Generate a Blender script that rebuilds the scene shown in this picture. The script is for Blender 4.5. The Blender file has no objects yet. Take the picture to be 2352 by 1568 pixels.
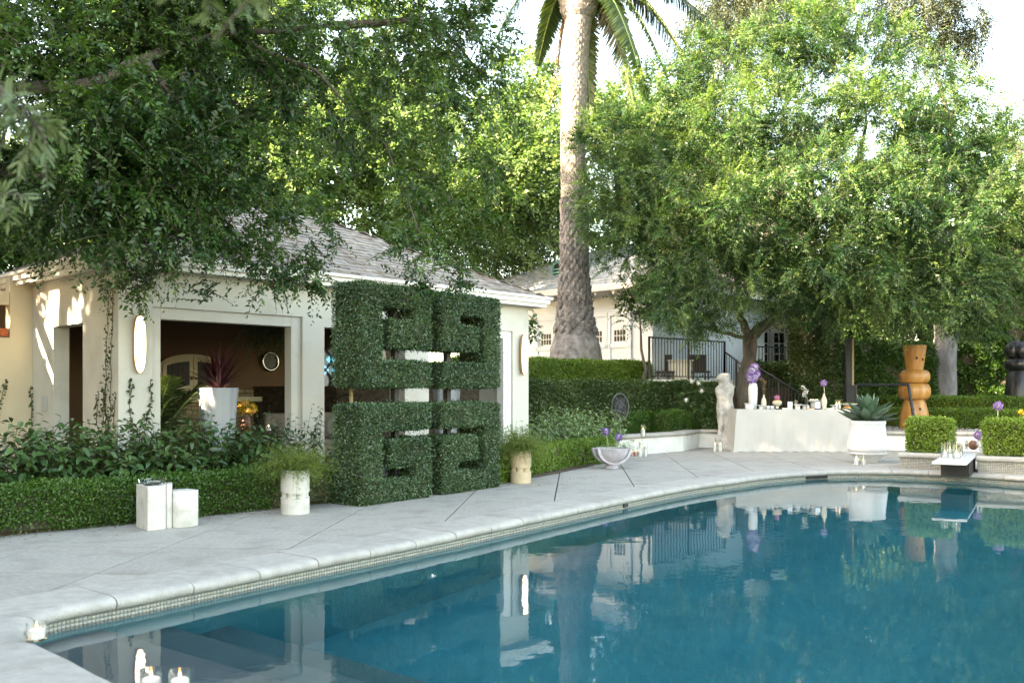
import bpy, bmesh, math, random
import numpy as np
from mathutils import Vector, Matrix
from mathutils.geometry import tessellate_polygon

S = bpy.context.scene
COL = S.collection
random.seed(7)
R = math.radians
# ------------------------------------------------------------------ camera, sky, sun, exposure
F, CX, HZ, EYE = 2090.0, 1176.0, 900.0, 1.25       # lens and horizon measured on a 2352 px wide copy of the photograph
cam = bpy.data.cameras.new('camera'); cam_o = bpy.data.objects.new('camera', cam); COL.objects.link(cam_o)
cam_o.location = (0, 0, EYE); cam_o.rotation_euler = (R(90), 0, 0)
cam.sensor_width = 36; cam.lens = 36 * F / 2352; cam.shift_y = (HZ - 784) / 2352
cam.clip_start = 0.05; cam.clip_end = 400
cam.dof.use_dof = True; cam.dof.focus_distance = 13.0; cam.dof.aperture_fstop = 2.8
S.camera = cam_o
TO_SUN = Vector((-0.94, -0.34, math.tan(R(24)))).normalized()
w = bpy.data.worlds.new('World'); S.world = w; w.use_nodes = True
nt = w.node_tree; bg = nt.nodes['Background']
sky = nt.nodes.new('ShaderNodeTexSky'); sky.sky_type = 'NISHITA'; sky.sun_disc = False
sky.sun_elevation = R(24); sky.sun_rotation = math.atan2(TO_SUN.x, TO_SUN.y) % (2 * math.pi)
sky.air_density = 1.0; sky.dust_density = 1.5; sky.ozone_density = 1.0
nt.links.new(sky.outputs[0], bg.inputs[0]); bg.inputs[1].default_value = 0.15
sun = bpy.data.lights.new('sun', 'SUN'); sun.energy = 4.8; sun.angle = R(0.5); sun.color = (1.0, 0.93, 0.86)
sun_o = bpy.data.objects.new('sun', sun); COL.objects.link(sun_o); sun_o.location = (-20, -5, 30)
sun_o.rotation_euler = TO_SUN.to_track_quat('Z', 'Y').to_euler()
vs = S.view_settings; S.display_settings.display_device = 'sRGB'
vs.view_transform = 'Standard'; vs.look = 'None'; vs.gamma = 1.0; vs.use_curve_mapping = False; vs.exposure = 3.4
vs.use_white_balance = True; vs.white_balance_temperature = 9350; vs.white_balance_tint = 10
cy = S.cycles
cy.use_denoising = True; cy.max_bounces = 9; cy.diffuse_bounces = 4; cy.glossy_bounces = 4
cy.transmission_bounces = 8; cy.transparent_max_bounces = 8; cy.caustics_reflective = False; cy.caustics_refractive = True
cy.sample_clamp_indirect = 6.0

# ------------------------------------------------------------------ helpers
def P(x, y, Y):
    return Vector(((x - CX) * Y / F, Y, EYE - (y - HZ) * Y / F))
def G(x, y, z=0.0):
    Y = F * (EYE - z) / (y - HZ)
    return Vector(((x - CX) * Y / F, Y, z))
def nrmz(a):
    return a / np.maximum(np.linalg.norm(a, axis=-1, keepdims=True), 1e-9)
def nodes(m):
    m.use_nodes = True
    return m.node_tree, m.node_tree.nodes['Principled BSDF']

def M(name, c1, c2=None, scale=4.0, rough=0.6, bump=0.0, bscale=40.0, metal=0.0, spec=0.5, stretch=(1, 1, 1), detail=6, lo=.35, hi=.65, emit=None, estr=0.0, c3=None, s3=1.2):
    m = bpy.data.materials.new(name); t, b = nodes(m); N, L = t.nodes, t.links
    b.inputs['Roughness'].default_value = rough; b.inputs['Metallic'].default_value = metal
    b.inputs['Specular IOR Level'].default_value = spec
    b.inputs['Base Color'].default_value = (*c1, 1)
    geo = N.new('ShaderNodeNewGeometry'); mp = N.new('ShaderNodeMapping'); mp.inputs['Scale'].default_value = stretch
    L.new(geo.outputs['Position'], mp.inputs['Vector'])
    if c2 is not None:
        n = N.new('ShaderNodeTexNoise'); n.inputs['Scale'].default_value = scale; n.inputs['Detail'].default_value = detail
        L.new(mp.outputs[0], n.inputs['Vector'])
        r = N.new('ShaderNodeValToRGB'); r.color_ramp.elements[0].position = lo; r.color_ramp.elements[1].position = hi
        r.color_ramp.elements[0].color = (*c1, 1); r.color_ramp.elements[1].color = (*c2, 1)
        L.new(n.outputs['Fac'], r.inputs[0]); out = r.outputs[0]
        if c3 is not None:
            n3 = N.new('ShaderNodeTexNoise'); n3.inputs['Scale'].default_value = s3; n3.inputs['Detail'].default_value = 5
            L.new(mp.outputs[0], n3.inputs['Vector'])
            r3 = N.new('ShaderNodeValToRGB'); r3.color_ramp.elements[0].position = .5; r3.color_ramp.elements[1].position = .72
            r3.color_ramp.elements[0].color = (0, 0, 0, 1); r3.color_ramp.elements[1].color = (.85, .85, .85, 1)
            L.new(n3.outputs['Fac'], r3.inputs[0])
            mx = N.new('ShaderNodeMix'); mx.data_type = 'RGBA'; L.new(r3.outputs[0], mx.inputs[0])
            L.new(out, mx.inputs[6]); mx.inputs[7].default_value = (*c3, 1); out = mx.outputs[2]
        L.new(out, b.inputs['Base Color'])
    if bump:
        n2 = N.new('ShaderNodeTexNoise'); n2.inputs['Scale'].default_value = bscale; n2.inputs['Detail'].default_value = 6
        L.new(mp.outputs[0], n2.inputs['Vector'])
        bp = N.new('ShaderNodeBump'); bp.inputs['Strength'].default_value = min(1, bump); bp.inputs['Distance'].default_value = 0.02*min(1, 40/bscale)
        L.new(n2.outputs['Fac'], bp.inputs['Height']); L.new(bp.outputs[0], b.inputs['Normal'])
    if emit:
        b.inputs['Emission Color'].default_value = (*emit, 1); b.inputs['Emission Strength'].default_value = estr
    return m

def vary(m, amt):
    # each slab or stone a little lighter or darker than its neighbours
    t = m.node_tree; b = t.nodes['Principled BSDF']; src = b.inputs['Base Color'].links[0].from_socket
    oi = t.nodes.new('ShaderNodeObjectInfo'); mr = t.nodes.new('ShaderNodeMapRange'); mr.inputs[3].default_value = 1-amt; mr.inputs[4].default_value = 1+amt
    hv = t.nodes.new('ShaderNodeHueSaturation'); t.links.new(oi.outputs['Random'], mr.inputs[0]); t.links.new(mr.outputs[0], hv.inputs['Value'])
    t.links.new(src, hv.inputs['Color']); t.links.new(hv.outputs[0], b.inputs['Base Color'])
def leafmat(name, cols, rough=0.4, trans=0.3, spec=0.5, tint=(1.25, 1.2, .5)):
    m = bpy.data.materials.new(name); t, b = nodes(m); N, L = t.nodes, t.links
    a = N.new('ShaderNodeAttribute'); a.attribute_name = 'rnd'
    r = N.new('ShaderNodeValToRGB'); cr = r.color_ramp
    while len(cr.elements) < len(cols): cr.elements.new(0.5)
    for i, c in enumerate(cols):
        cr.elements[i].position = i / (len(cols) - 1) if len(cols) > 1 else 0; cr.elements[i].color = (*c, 1)
    L.new(a.outputs['Fac'], r.inputs[0]); L.new(r.outputs[0], b.inputs['Base Color'])
    b.inputs['Roughness'].default_value = rough; b.inputs['Specular IOR Level'].default_value = spec
    tr = N.new('ShaderNodeBsdfTranslucent'); mu = N.new('ShaderNodeMix'); mu.data_type = 'RGBA'; mu.blend_type = 'MULTIPLY'
    mu.inputs[0].default_value = 1; L.new(r.outputs[0], mu.inputs[6]); mu.inputs[7].default_value = (*tint, 1); mu.clamp_result = False
    L.new(mu.outputs[2], tr.inputs[0])
    mix = N.new('ShaderNodeMixShader'); mix.inputs[0].default_value = trans
    L.new(b.outputs[0], mix.inputs[1]); L.new(tr.outputs[0], mix.inputs[2])
    L.new(mix.outputs[0], N['Material Output'].inputs['Surface'])
    return m

def tag(o, label=None, cat=None, group=None, kind=None):
    if label: o['label'] = label
    if cat: o['category'] = cat
    if group: o['group'] = group
    if kind: o['kind'] = kind
    return o
def thing(name, label, cat, loc=(0, 0, 0), rz=0.0, group=None):
    o = bpy.data.objects.new(name, None); COL.objects.link(o); o.location = loc; o.rotation_euler = (0, 0, rz)
    o.empty_display_size = .1
    return tag(o, label, cat, group)
def link(name, me, mat, parent=None, loc=None):
    o = bpy.data.objects.new(name, me); COL.objects.link(o)
    if mat is not None and not me.materials: me.materials.append(mat)
    if parent is not None: o.parent = parent
    if loc is not None: o.location = loc
    return o
def copy_tree(o, parent=None):
    c = o.copy(); COL.objects.link(c)
    if parent is not None: c.parent = parent
    for ch in list(o.children): copy_tree(ch, c)
    return c

class B:
    """collects plain shapes; obj() links them as one mesh"""
    def __init__(s): s.v, s.f = [], []
    def add(s, vs_, fs_):
        k = len(s.v); s.v += [tuple(p) for p in vs_]; s.f += [tuple(i + k for i in f) for f in fs_]; return s
    def box(s, x0, x1, y0, y1, z0, z1):
        return s.add([(x0,y0,z0),(x1,y0,z0),(x1,y1,z0),(x0,y1,z0),(x0,y0,z1),(x1,y0,z1),(x1,y1,z1),(x0,y1,z1)],
                     [(3,2,1,0),(4,5,6,7),(0,1,5,4),(1,2,6,5),(2,3,7,6),(3,0,4,7)])
    def prism(s, poly, z0, z1):
        n = len(poly)
        a = sum(poly[i][0]*poly[(i+1) % n][1]-poly[(i+1) % n][0]*poly[i][1] for i in range(n))
        if a < 0: poly = poly[::-1]
        vs_ = [(p[0], p[1], z0) for p in poly] + [(p[0], p[1], z1) for p in poly]
        fs_ = [tuple(range(n-1, -1, -1)), tuple(range(n, 2*n))] + [(i, (i+1) % n, n+(i+1) % n, n+i) for i in range(n)]
        return s.add(vs_, fs_)
    def lathe(s, prof, n=24, c=(0, 0, 0), fr=None):
        vs_, fs_ = [], []
        for r, z in prof:
            for i in range(n):
                a = 2*math.pi*i/n; q = r*(fr(a, z) if fr else 1)
                vs_.append((c[0]+q*math.cos(a), c[1]+q*math.sin(a), c[2]+z))
        for j in range(len(prof)-1):
            for i in range(n):
                k = (i+1) % n; fs_.append((j*n+i, j*n+k, (j+1)*n+k, (j+1)*n+i))
        fs_.append(tuple(range(n-1, -1, -1))); m = (len(prof)-1)*n; fs_.append(tuple(range(m, m+n)))
        return s.add(vs_, fs_)
    def tube(s, pts, rad, n=8, closed=False):
        pts = [Vector(p) for p in pts]; m = len(pts)
        if not hasattr(rad, '__len__'): rad = [rad]*m
        vs_, fs_ = [], []
        u = None
        for i, p in enumerate(pts):
            if closed: d = pts[(i+1) % m]-pts[i-1]
            else: d = pts[min(i+1, m-1)]-pts[max(i-1, 0)]
            d = d.normalized() if d.length > 1e-9 else Vector((0, 0, 1))
            if u is None: u = d.orthogonal().normalized()
            else:
                u = u-d*u.dot(d); u = u.normalized() if u.length > 1e-6 else d.orthogonal().normalized()
            v = d.cross(u)
            for k in range(n):
                a = 2*math.pi*k/n; vs_.append(p+(u*math.cos(a)+v*math.sin(a))*rad[i])
        for i in range(m if closed else m-1):
            j = (i+1) % m
            for k in range(n):
                l = (k+1) % n; fs_.append((i*n+k, i*n+l, j*n+l, j*n+k))
        if not closed:
            fs_.append(tuple(range(n-1, -1, -1))); fs_.append(tuple(range((m-1)*n, m*n)))
        return s.add(vs_, fs_)
    def sphere(s, c, r, n=12, m=8, sc=(1, 1, 1)):
        vs_, fs_ = [], []
        for j in range(m+1):
            t = math.pi*j/m; rr = max(math.sin(t), .02)
            for i in range(n):
                a = 2*math.pi*i/n
                vs_.append((c[0]+r*sc[0]*rr*math.cos(a), c[1]+r*sc[1]*rr*math.sin(a), c[2]-r*sc[2]*math.cos(t)))
        for j in range(m):
            for i in range(n):
                k = (i+1) % n; fs_.append((j*n+i, j*n+k, (j+1)*n+k, (j+1)*n+i))
        return s.add(vs_, fs_)
    def loft(s, rings):
        n = len(rings[0]); vs_ = [p for r in rings for p in r]; fs_ = []
        for j in range(len(rings)-1):
            for i in range(n):
                k = (i+1) % n; fs_.append((j*n+i, j*n+k, (j+1)*n+k, (j+1)*n+i))
        fs_.append(tuple(range(n-1, -1, -1))); m = (len(rings)-1)*n; fs_.append(tuple(range(m, m+n)))
        return s.add(vs_, fs_)
    def mesh(s, name, smooth=False, bevel=0.0, seg=2, sub=0):
        me = bpy.data.meshes.new(name); me.from_pydata(s.v, [], s.f)
        if bevel or sub:
            bm = bmesh.new(); bm.from_mesh(me)
            if bevel:
                es = [e for e in bm.edges if len(e.link_faces) == 2 and e.calc_face_angle(0) > R(35)]
                bmesh.ops.bevel(bm, geom=es, offset=bevel, segments=seg, affect='EDGES', profile=.5, clamp_overlap=True)
            bm.to_mesh(me); bm.free()
        if smooth:
            me.polygons.foreach_set('use_smooth', [True]*len(me.polygons))
            try: me.set_sharp_from_angle(angle=R(smooth if smooth is not True else 45))
            except Exception: pass
        me.update(); return me
    def obj(s, name, mat, parent=None, smooth=False, bevel=0.0, seg=2, loc=None):
        return link(name, s.mesh(name, smooth, bevel, seg), mat, parent, loc)

def mesh_np(name, V, Q, mat, parent=None, rnd=None, smooth=False, off=None):
    """V (n,3), Q (m,k) faces of k corners"""
    V = np.asarray(V, np.float32)
    if off is not None: V = V-np.asarray(off, np.float32)
    me = bpy.data.meshes.new(name); k = Q.shape[1]
    me.vertices.add(len(V)); me.vertices.foreach_set('co', V.ravel())
    me.loops.add(Q.size); me.loops.foreach_set('vertex_index', Q.astype(np.int32).ravel())
    me.polygons.add(len(Q)); me.polygons.foreach_set('loop_start', np.arange(0, Q.size, k, dtype=np.int32))
    if smooth: me.polygons.foreach_set('use_smooth', np.ones(len(Q), bool))
    me.update(calc_edges=True)
    if rnd is not None:
        a = me.attributes.new('rnd', 'FLOAT', 'POINT'); a.data.foreach_set('value', np.asarray(rnd, np.float32))
    return link(name, me, mat, parent)

def leaves(name, pos, axis, nrm, L, W, mat, parent=None, rnd=None, fold=.18, droop=.12, off=None):
    """four-cornered folded leaves"""
    n = len(pos); axis = nrmz(axis); side = nrmz(np.cross(nrm, axis)); up = np.cross(axis, side)
    L = np.broadcast_to(np.asarray(L, float), (n,))[:, None]; W = np.broadcast_to(np.asarray(W, float), (n,))[:, None]
    V = np.empty((n, 4, 3)); V[:, 0] = pos
    mid = pos+axis*L*.45+up*W*fold
    V[:, 1] = mid+side*W*.5; V[:, 3] = mid-side*W*.5; V[:, 2] = pos+axis*L-up*L*droop
    Q = np.arange(n*4).reshape(n, 4)
    r = None if rnd is None else np.repeat(rnd, 4)
    return mesh_np(name, V.reshape(-1, 3), Q, mat, parent, r, False, off)

def ribbons(name, pos, axis, nrm, L, W, prof, mat, parent=None, rnd=None, curl=.3, fold=.15, off=None, smooth=True):
    """longer leaves: rows of left, rib, right; prof = widths along the leaf, curl bends towards -nrm"""
    n = len(pos); K = len(prof); axis = nrmz(axis); side = nrmz(np.cross(nrm, axis)); up = np.cross(axis, side)
    L = np.broadcast_to(np.asarray(L, float), (n,))[:, None]; W = np.broadcast_to(np.asarray(W, float), (n,))[:, None]
    C = np.broadcast_to(np.asarray(curl, float), (n,))[:, None]
    V = np.empty((n, K, 3, 3))
    for k, pw in enumerate(prof):
        t = k/(K-1); c = pos+axis*L*(t-.25*np.abs(C)*t*t)-up*L*C*t*t
        V[:, k, 1] = c; h = up*W*pw*fold
        V[:, k, 0] = c+side*W*pw*.5+h; V[:, k, 2] = c-side*W*pw*.5+h
    idx = np.arange(n*K*3).reshape(n, K, 3)
    qs = []
    for k in range(K-1):
        for j in range(2):
            qs.append(np.stack([idx[:, k, j], idx[:, k, j+1], idx[:, k+1, j+1], idx[:, k+1, j]], 1))
    r = None if rnd is None else np.repeat(rnd, K*3)
    return mesh_np(name, V.reshape(-1, 3), np.concatenate(qs), mat, parent, r, smooth, off)

def wave(p, s, seed=0):
    q = p*s+seed*1.7
    return (np.sin(q[:, 0]*1.3+1.1*np.sin(q[:, 1]*1.7+seed))+np.sin(q[:, 1]*1.5+1.3*np.sin(q[:, 2]*1.2+2*seed))+np.sin(q[:, 2]*1.6+1.2*np.sin(q[:, 0]*1.1)))/3

def surf_samples(me, n, rng):
    me.calc_loop_triangles(); m = len(me.loop_triangles)
    tv = np.empty(m*3, np.int32); me.loop_triangles.foreach_get('vertices', tv); tv = tv.reshape(m, 3)
    co = np.empty(len(me.vertices)*3, np.float32); me.vertices.foreach_get('co', co); co = co.reshape(-1, 3)
    a, b, c = co[tv[:, 0]], co[tv[:, 1]], co[tv[:, 2]]
    nr = np.cross(b-a, c-a); ar = np.linalg.norm(nr, axis=1)*.5
    total = ar.sum(); n = int(n*total) if n > 0 else 0
    k = rng.choice(m, n, p=ar/total); u, v = rng.random(n), rng.random(n); f = u+v > 1; u[f] = 1-u[f]; v[f] = 1-v[f]
    p = a[k]+(b[k]-a[k])*u[:, None]+(c[k]-a[k])*v[:, None]
    return p, nrmz(nr[k])

def clad(me, dens, L, W, mat, parent, seed=1, rough=.03, jit=.02, name='foliage', out=.65, bare=None, zmin=None):
    """clipped foliage over a closed mesh"""
    rng = np.random.default_rng(seed); p, n = surf_samples(me, dens, rng)
    keep = n[:, 2] > -.6
    if zmin is not None: keep &= ~((n[:, 2] < -.3) & (p[:, 2] < zmin))
    if bare is not None: keep &= ~((wave(p, bare[0], seed) > bare[1]) & (rng.random(len(p)) < .75))
    p, n = p[keep], n[keep]; N = len(p)
    p = p+n*(wave(p, 5.0, seed)[:, None]*rough+rng.normal(0, jit, (N, 1))-.012)
    ax = n*out+rng.normal(0, .6, (N, 3)); ax[:, 2] += .15
    nr = n+rng.normal(0, .55, (N, 3))
    rnd = np.clip(.5+.2*wave(p, 3.0, seed+3)+rng.normal(0, .2, N), 0, 1)
    sc = rng.uniform(.7, 1.25, N)
    return leaves(name, p, ax, nr, L*sc, W*sc, mat, parent, rnd)

def hedge(name, label, poly, z0, z1, mat, dens, L, W, seed, group=None, bevel=.05, cat='hedge', bare=None, rough=.025, core=None):
    t = thing(name, label, cat, (poly[0][0], poly[0][1], z0), 0, group)
    pl = [(p[0]-poly[0][0], p[1]-poly[0][1]) for p in poly]
    b = B().prism(pl, 0, z1-z0); me = b.mesh('core', False, bevel, 2); tri(me)
    link('core', me, core or MAT['twigcore'], t)
    b2 = me
    clad(b2, dens, L, W, mat, t, seed, rough=rough, bare=bare, jit=.014+L*.25)
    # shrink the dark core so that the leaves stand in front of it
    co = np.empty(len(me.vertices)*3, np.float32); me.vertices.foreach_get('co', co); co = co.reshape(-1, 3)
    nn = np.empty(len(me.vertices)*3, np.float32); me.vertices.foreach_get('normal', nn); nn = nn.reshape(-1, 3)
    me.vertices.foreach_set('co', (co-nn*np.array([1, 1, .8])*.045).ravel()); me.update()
    return t
def tri(me):
    bm = bmesh.new(); bm.from_mesh(me); bmesh.ops.triangulate(bm, faces=bm.faces[:]); bmesh.ops.recalc_face_normals(bm, faces=bm.faces[:]); bm.to_mesh(me); bm.free()

def strip_poly(path, wid):
    """closed outline of a strip of width wid to the left of the path"""
    path = [Vector((p[0], p[1])) for p in path]; o = []
    for i, p in enumerate(path):
        d = (path[min(i+1, len(path)-1)]-path[max(i-1, 0)]).normalized(); o.append(p+Vector((-d.y, d.x))*wid)
    return [tuple(p) for p in path]+[tuple(p) for p in o[::-1]]

def sprays(clumps, rng, nl=14, tl=(.35, .7), L=.06, W=.025, droop=.35, gap=None, spread=.9, fill=2.2, out=.7, cl=0):
    """twigs with alternate leaves through ellipsoids (cx,cy,cz,rx,ry,rz,n)"""
    ps, us = [], []
    for (cx, cy_, cz, rx, ry, rz, n) in clumps:
        u = nrmz(rng.normal(0, 1, (n, 3))); r = rng.random((n, 1))**(1/fill)
        ps.append(np.array([cx, cy_, cz])+u*r*np.array([rx, ry, rz])); us.append(u)
    p = np.concatenate(ps); u = np.concatenate(us)
    if gap:
        k = wave(p, gap[0], gap[2] if len(gap) > 2 else 3)+rng.normal(0, .12, len(p)) < gap[1]; p, u = p[k], u[k]
    ctb = None
    if cl:                                              # twigs fan out of branchlet ends, so that leaves gather in tufts
        k = rng.random(len(p)) < 1.0/cl; p, u = p[k], u[k]; ctb = np.repeat(rng.normal(0, .12, len(p)), cl)
        p = np.repeat(p, cl, 0)+rng.normal(0, .05, (len(p)*cl, 3)); u = np.repeat(u, cl, 0)
    T = len(p); d = u*out+rng.normal(0, .6, (T, 3)); d[:, 2] -= droop; d = nrmz(d)
    ln = rng.uniform(tl[0], tl[1], T); tb = np.clip(.5+.18*wave(p, 1.6, 5)+rng.normal(0, .11, T)+(ctb if ctb is not None else 0), 0, 1)
    s = nrmz(np.cross(d, np.array([0, 0, 1.])+rng.normal(0, .45, (T, 3))))
    t = (np.arange(nl)+.5)/nl; sg = np.where(np.arange(nl) % 2 == 0, 1., -1.)
    pos = p[:, None]+d[:, None]*(ln[:, None]*t)[..., None]; pos[..., 2] -= droop*.6*ln[:, None]*t**2
    ax = d[:, None]*.6+s[:, None]*(sg*spread)[None, :, None]+rng.normal(0, .28, (T, nl, 3)); ax[..., 2] -= .2
    nr = np.cross(s, d)[:, None]+rng.normal(0, .45, (T, nl, 3)); nr[..., 2] += .3
    sc = rng.uniform(.55, 1.3, (T, nl))*(1-.35*t)*rng.uniform(.75, 1.25, (T, 1))
    rnd = np.clip(tb[:, None]+rng.normal(0, .12, (T, nl))+.12*t, 0, 1)
    tw = (p, d, ln, droop)
    return pos.reshape(-1, 3), ax.reshape(-1, 3), nr.reshape(-1, 3), (L*sc).ravel(), (W*sc).ravel(), rnd.ravel(), tw

def twigmesh(name, tw, mat, parent, off, w=.006, every=2):
    p, d, ln, dr = tw; p, d, ln = p[::every], d[::every], ln[::every]; T = len(p)
    s = nrmz(np.cross(d, np.array([0.1, .2, 1.]))); u = np.cross(s, d)
    V = np.empty((T, 3, 3, 3))
    for k, t in enumerate((0, .5, 1.)):
        c = p+d*(ln*t)[:, None]; c[:, 2] -= dr*.6*ln*t*t
        ww = w*(1-.75*t)
        for j in range(3):
            a = 2*math.pi*j/3; V[:, k, j] = c+(s*math.cos(a)+u*math.sin(a))*ww
    idx = np.arange(T*9).reshape(T, 3, 3); qs = []
    for k in range(2):
        for j in range(3):
            l = (j+1) % 3; qs.append(np.stack([idx[:, k, j], idx[:, k, l], idx[:, k+1, l], idx[:, k+1, j]], 1))
    return mesh_np(name, V.reshape(-1, 3), np.concatenate(qs), mat, parent, None, False, off)

def wob(pts, rad, k, seed, amp=.05):
    """resample a limb path with a little wander"""
    rnd_ = random.Random(seed); pts = [Vector(p) for p in pts]; o, r = [], []
    for i in range(len(pts)-1):
        for j in range(k):
            t = j/k; q = pts[i].lerp(pts[i+1], t)
            a = amp if 0 < i*k+j else 0
            o.append(q+Vector((rnd_.uniform(-a, a), rnd_.uniform(-a, a), rnd_.uniform(-a, a)*.5)))
            r.append((rad[i]*(1-t)+rad[i+1]*t)*rnd_.uniform(.93, 1.07))
    o.append(pts[-1]); r.append(rad[-1]); return o, r

def tree(name, label, cat, base, limbs, clumps, lmat, bark, seed, group=None, twigs=False, **kw):
    base = Vector(base); t = thing(name, label, cat, base, 0, group); rng = np.random.default_rng(seed)
    b = B()
    for i, (pts, rad) in enumerate(limbs):
        q, r = wob(pts, rad, 4, seed+i); b.tube([x-base for x in q], r, 10)
    b.obj('trunk', bark, t, smooth=60)
    a = sprays(clumps, rng, **kw)
    leaves('crown', *a[:5], lmat, t, a[5], off=base)
    if twigs: twigmesh('twigs', a[6], bark, t, base, every=twigs)
    return t

# ------------------------------------------------------------------ materials
MAT = {}
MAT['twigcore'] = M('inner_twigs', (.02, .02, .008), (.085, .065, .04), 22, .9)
MAT['wall'] = M('white_render', (.56, .535, .47), (.61, .59, .53), 1.3, .75, .2, 60, c3=(.45, .42, .355), s3=1.6, detail=8)
MAT['wallwarm'] = M('cream_and_bounce_render', (.56, .48, .34), (.61, .53, .385), 1.1, .8, .12, 60)  # own paint of the house; on the wing wall it stands for reflected light
MAT['trim'] = M('white_trim', (.80, .78, .73), (.84, .82, .78), 3, .5)
MAT['garage'] = M('garage_white', (.64, .72, .82), (.67, .75, .84), 2, .55)
MAT['slate'] = M('slate', (.20, .17, .15), (.36, .32, .285), 7, .75, .35, 60, c3=(.24, .18, .135), s3=2)
vary(MAT['slate'], .15)
MAT['roofdeck'] = M('roof_felt', (.05, .045, .04), None, rough=.9)
MAT['deck'] = M('washed_concrete', (.30, .282, .25), (.375, .355, .318), 26, .72, .5, 90, c3=(.25, .23, .20), s3=3.6, stretch=(1, 1, 1), detail=9)
vary(MAT['deck'], .07)
MAT['coping'] = M('coping_stone', (.325, .308, .277), (.40, .382, .348), 12, .62, .5, 60, c3=(.28, .265, .235), s3=3.4)
vary(MAT['coping'], .06)
MAT['joint'] = M('joint_dirt', (.05, .045, .04), (.09, .08, .065), 20, .95)
MAT['soil'] = M('soil', (.035, .025, .016), (.08, .055, .035), 14, .95, .8, 50)
MAT['gravel'] = M('gravel_bed', (.28, .27, .26), (.5, .49, .47), 60, .9, 1, 90)
MAT['plaster'] = M('pool_plaster', (.07, .265, .285), (.10, .30, .32), 2, .7)
MAT['shelf'] = M('pool_shelf_plaster', (.105, .115, .12), (.13, .14, .145), 3, .7)
MAT['white'] = M('white_ceramic', (.58, .59, .595), (.62, .625, .63), 5, .35)
MAT['vase'] = M('white_fluted', (.42, .45, .48), (.46, .48, .51), 3, .4)
MAT['plasterwhite'] = M('white_plaster', (.50, .485, .44), (.57, .555, .51), 6, .7, .3, 70, c3=(.40, .38, .33), s3=9)
MAT['sand'] = M('sand_plaster', (.48, .37, .24), (.55, .44, .30), 6, .8, .25, 70)
MAT['lavstone'] = M('lavender_stone', (.36, .335, .37), (.48, .455, .49), 9, .75, .4, 60)
MAT['gardenwall'] = M('garden_wall_render', (.60, .60, .57), (.66, .66, .63), 4, .75, .15, 60, c3=(.5, .49, .45), s3=3)
MAT['linen'] = M('linen', (.40, .39, .365), (.435, .425, .40), 3, .85, .12, 300)
MAT['statue'] = M('weathered_stone', (.33, .32, .30), (.52, .50, .47), 9, .85, .35, 45, c3=(.20, .195, .18), s3=6, lo=.3, hi=.6)
MAT['iron'] = M('black_iron', (.012, .012, .013), None, rough=.45, metal=.3)
MAT['castiron'] = M('cast_iron', (.035, .035, .04), (.09, .09, .095), 20, .4, metal=.4)
MAT['bark'] = M('bark', (.06, .048, .04), (.15, .12, .095), 9, .9, 1, 30, stretch=(1, 1, .35))
MAT['bark2'] = M('grey_bark', (.16, .15, .15), (.31, .295, .29), 5, .9, .9, 26, stretch=(1, 1, .4), c3=(.1, .09, .085), s3=2)
MAT['palmup'] = M('palm_trunk_upper', (.20, .17, .15), (.35, .31, .28), 6, .9, .8, 25, stretch=(1, 1, 3))
MAT['palmlow'] = M('palm_trunk_lower', (.15, .135, .13), (.30, .275, .26), 7, .95, 1, 30, c3=(.10, .085, .08), s3=5)
MAT['totem'] = M('carved_pine', (.36, .15, .035), (.52, .26, .075), 3.5, .38, .25, 20, stretch=(3, 3, .35), c3=(.28, .11, .03), s3=2)
MAT['crack'] = M('dark_crack', (.03, .015, .008), None, rough=.9)
MAT['blackwood'] = M('charred_wood', (.008, .008, .010), (.03, .03, .034), 5, .3, .5, 20, stretch=(2, 2, .4))
MAT['brown'] = M('brown_interior', (.14, .075, .038), (.17, .092, .047), 1.5, .8)
MAT['orangewall'] = M('terracotta_interior', (.16, .075, .03), (.2, .095, .04), 2, .8)
MAT['ceiling'] = M('dark_boards', (.02, .012, .008), (.035, .02, .012), 6, .6, stretch=(1, 8, 1))
MAT['cream'] = M('cream_paint', (.60, .52, .36), None, rough=.5)
MAT['brickpaint'] = M('painted_brick', (.28, .21, .125), (.36, .27, .16), 8, .7, .3, 60)
MAT['brickred'] = M('red_brick', (.36, .075, .025), (.46, .12, .045), 9, .85, .4, 60)
MAT['glassdark'] = M('dark_pane', (.012, .014, .015), None, rough=.25, spec=.08)
MAT['mirror'] = M('mirror_glass', (.035, .035, .033), None, rough=.35, metal=1)
MAT['chrome'] = M('chrome', (.5, .5, .5), None, rough=.15, metal=1)
MAT['copper'] = M('verdigris', (.22, .52, .44), (.3, .6, .52), 6, .7)
MAT['oak'] = M('lamp_oak', (.40, .22, .10), (.5, .3, .14), 8, .5, stretch=(1, 1, .2))
MAT['lampglow'] = M('lamp_diffuser', (.85, .8, .72), None, rough=.4, emit=(1, .88, .70), estr=.95)
MAT['flame'] = M('flame', (1, .6, .2), None, emit=(1, .50, .16), estr=2.5)
MAT['wax'] = M('white_wax', (.82, .80, .76), None, rough=.45)
MAT['pinkwax'] = M('pink_wax', (.55, .22, .22), None, rough=.45)
MAT['blue'] = M('glowing_blue_glass', (.02, .25, .5), None, rough=.2, emit=(.05, .35, .6), estr=.25)  # weak emission put into the panes in place of light through the glass
MAT['panelight'] = M('frosted_pane', (.7, .68, .72), None, rough=.4)
MAT['sofa'] = M('sofa_fabric', (.22, .18, .15), (.27, .22, .18), 9, .9, .3, 200)
MAT['black'] = M('matt_black', (.012, .012, .013), None, rough=.6)
MAT['tan'] = M('tan_edge', (.30, .23, .12), None, rough=.6)
MAT['card'] = M('card_paper', (.75, .80, .86), None, rough=.6)
MAT['beigeclay'] = M('beige_clay', (.55, .50, .40), (.62, .57, .46), 12, .75, .3, 90)
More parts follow.
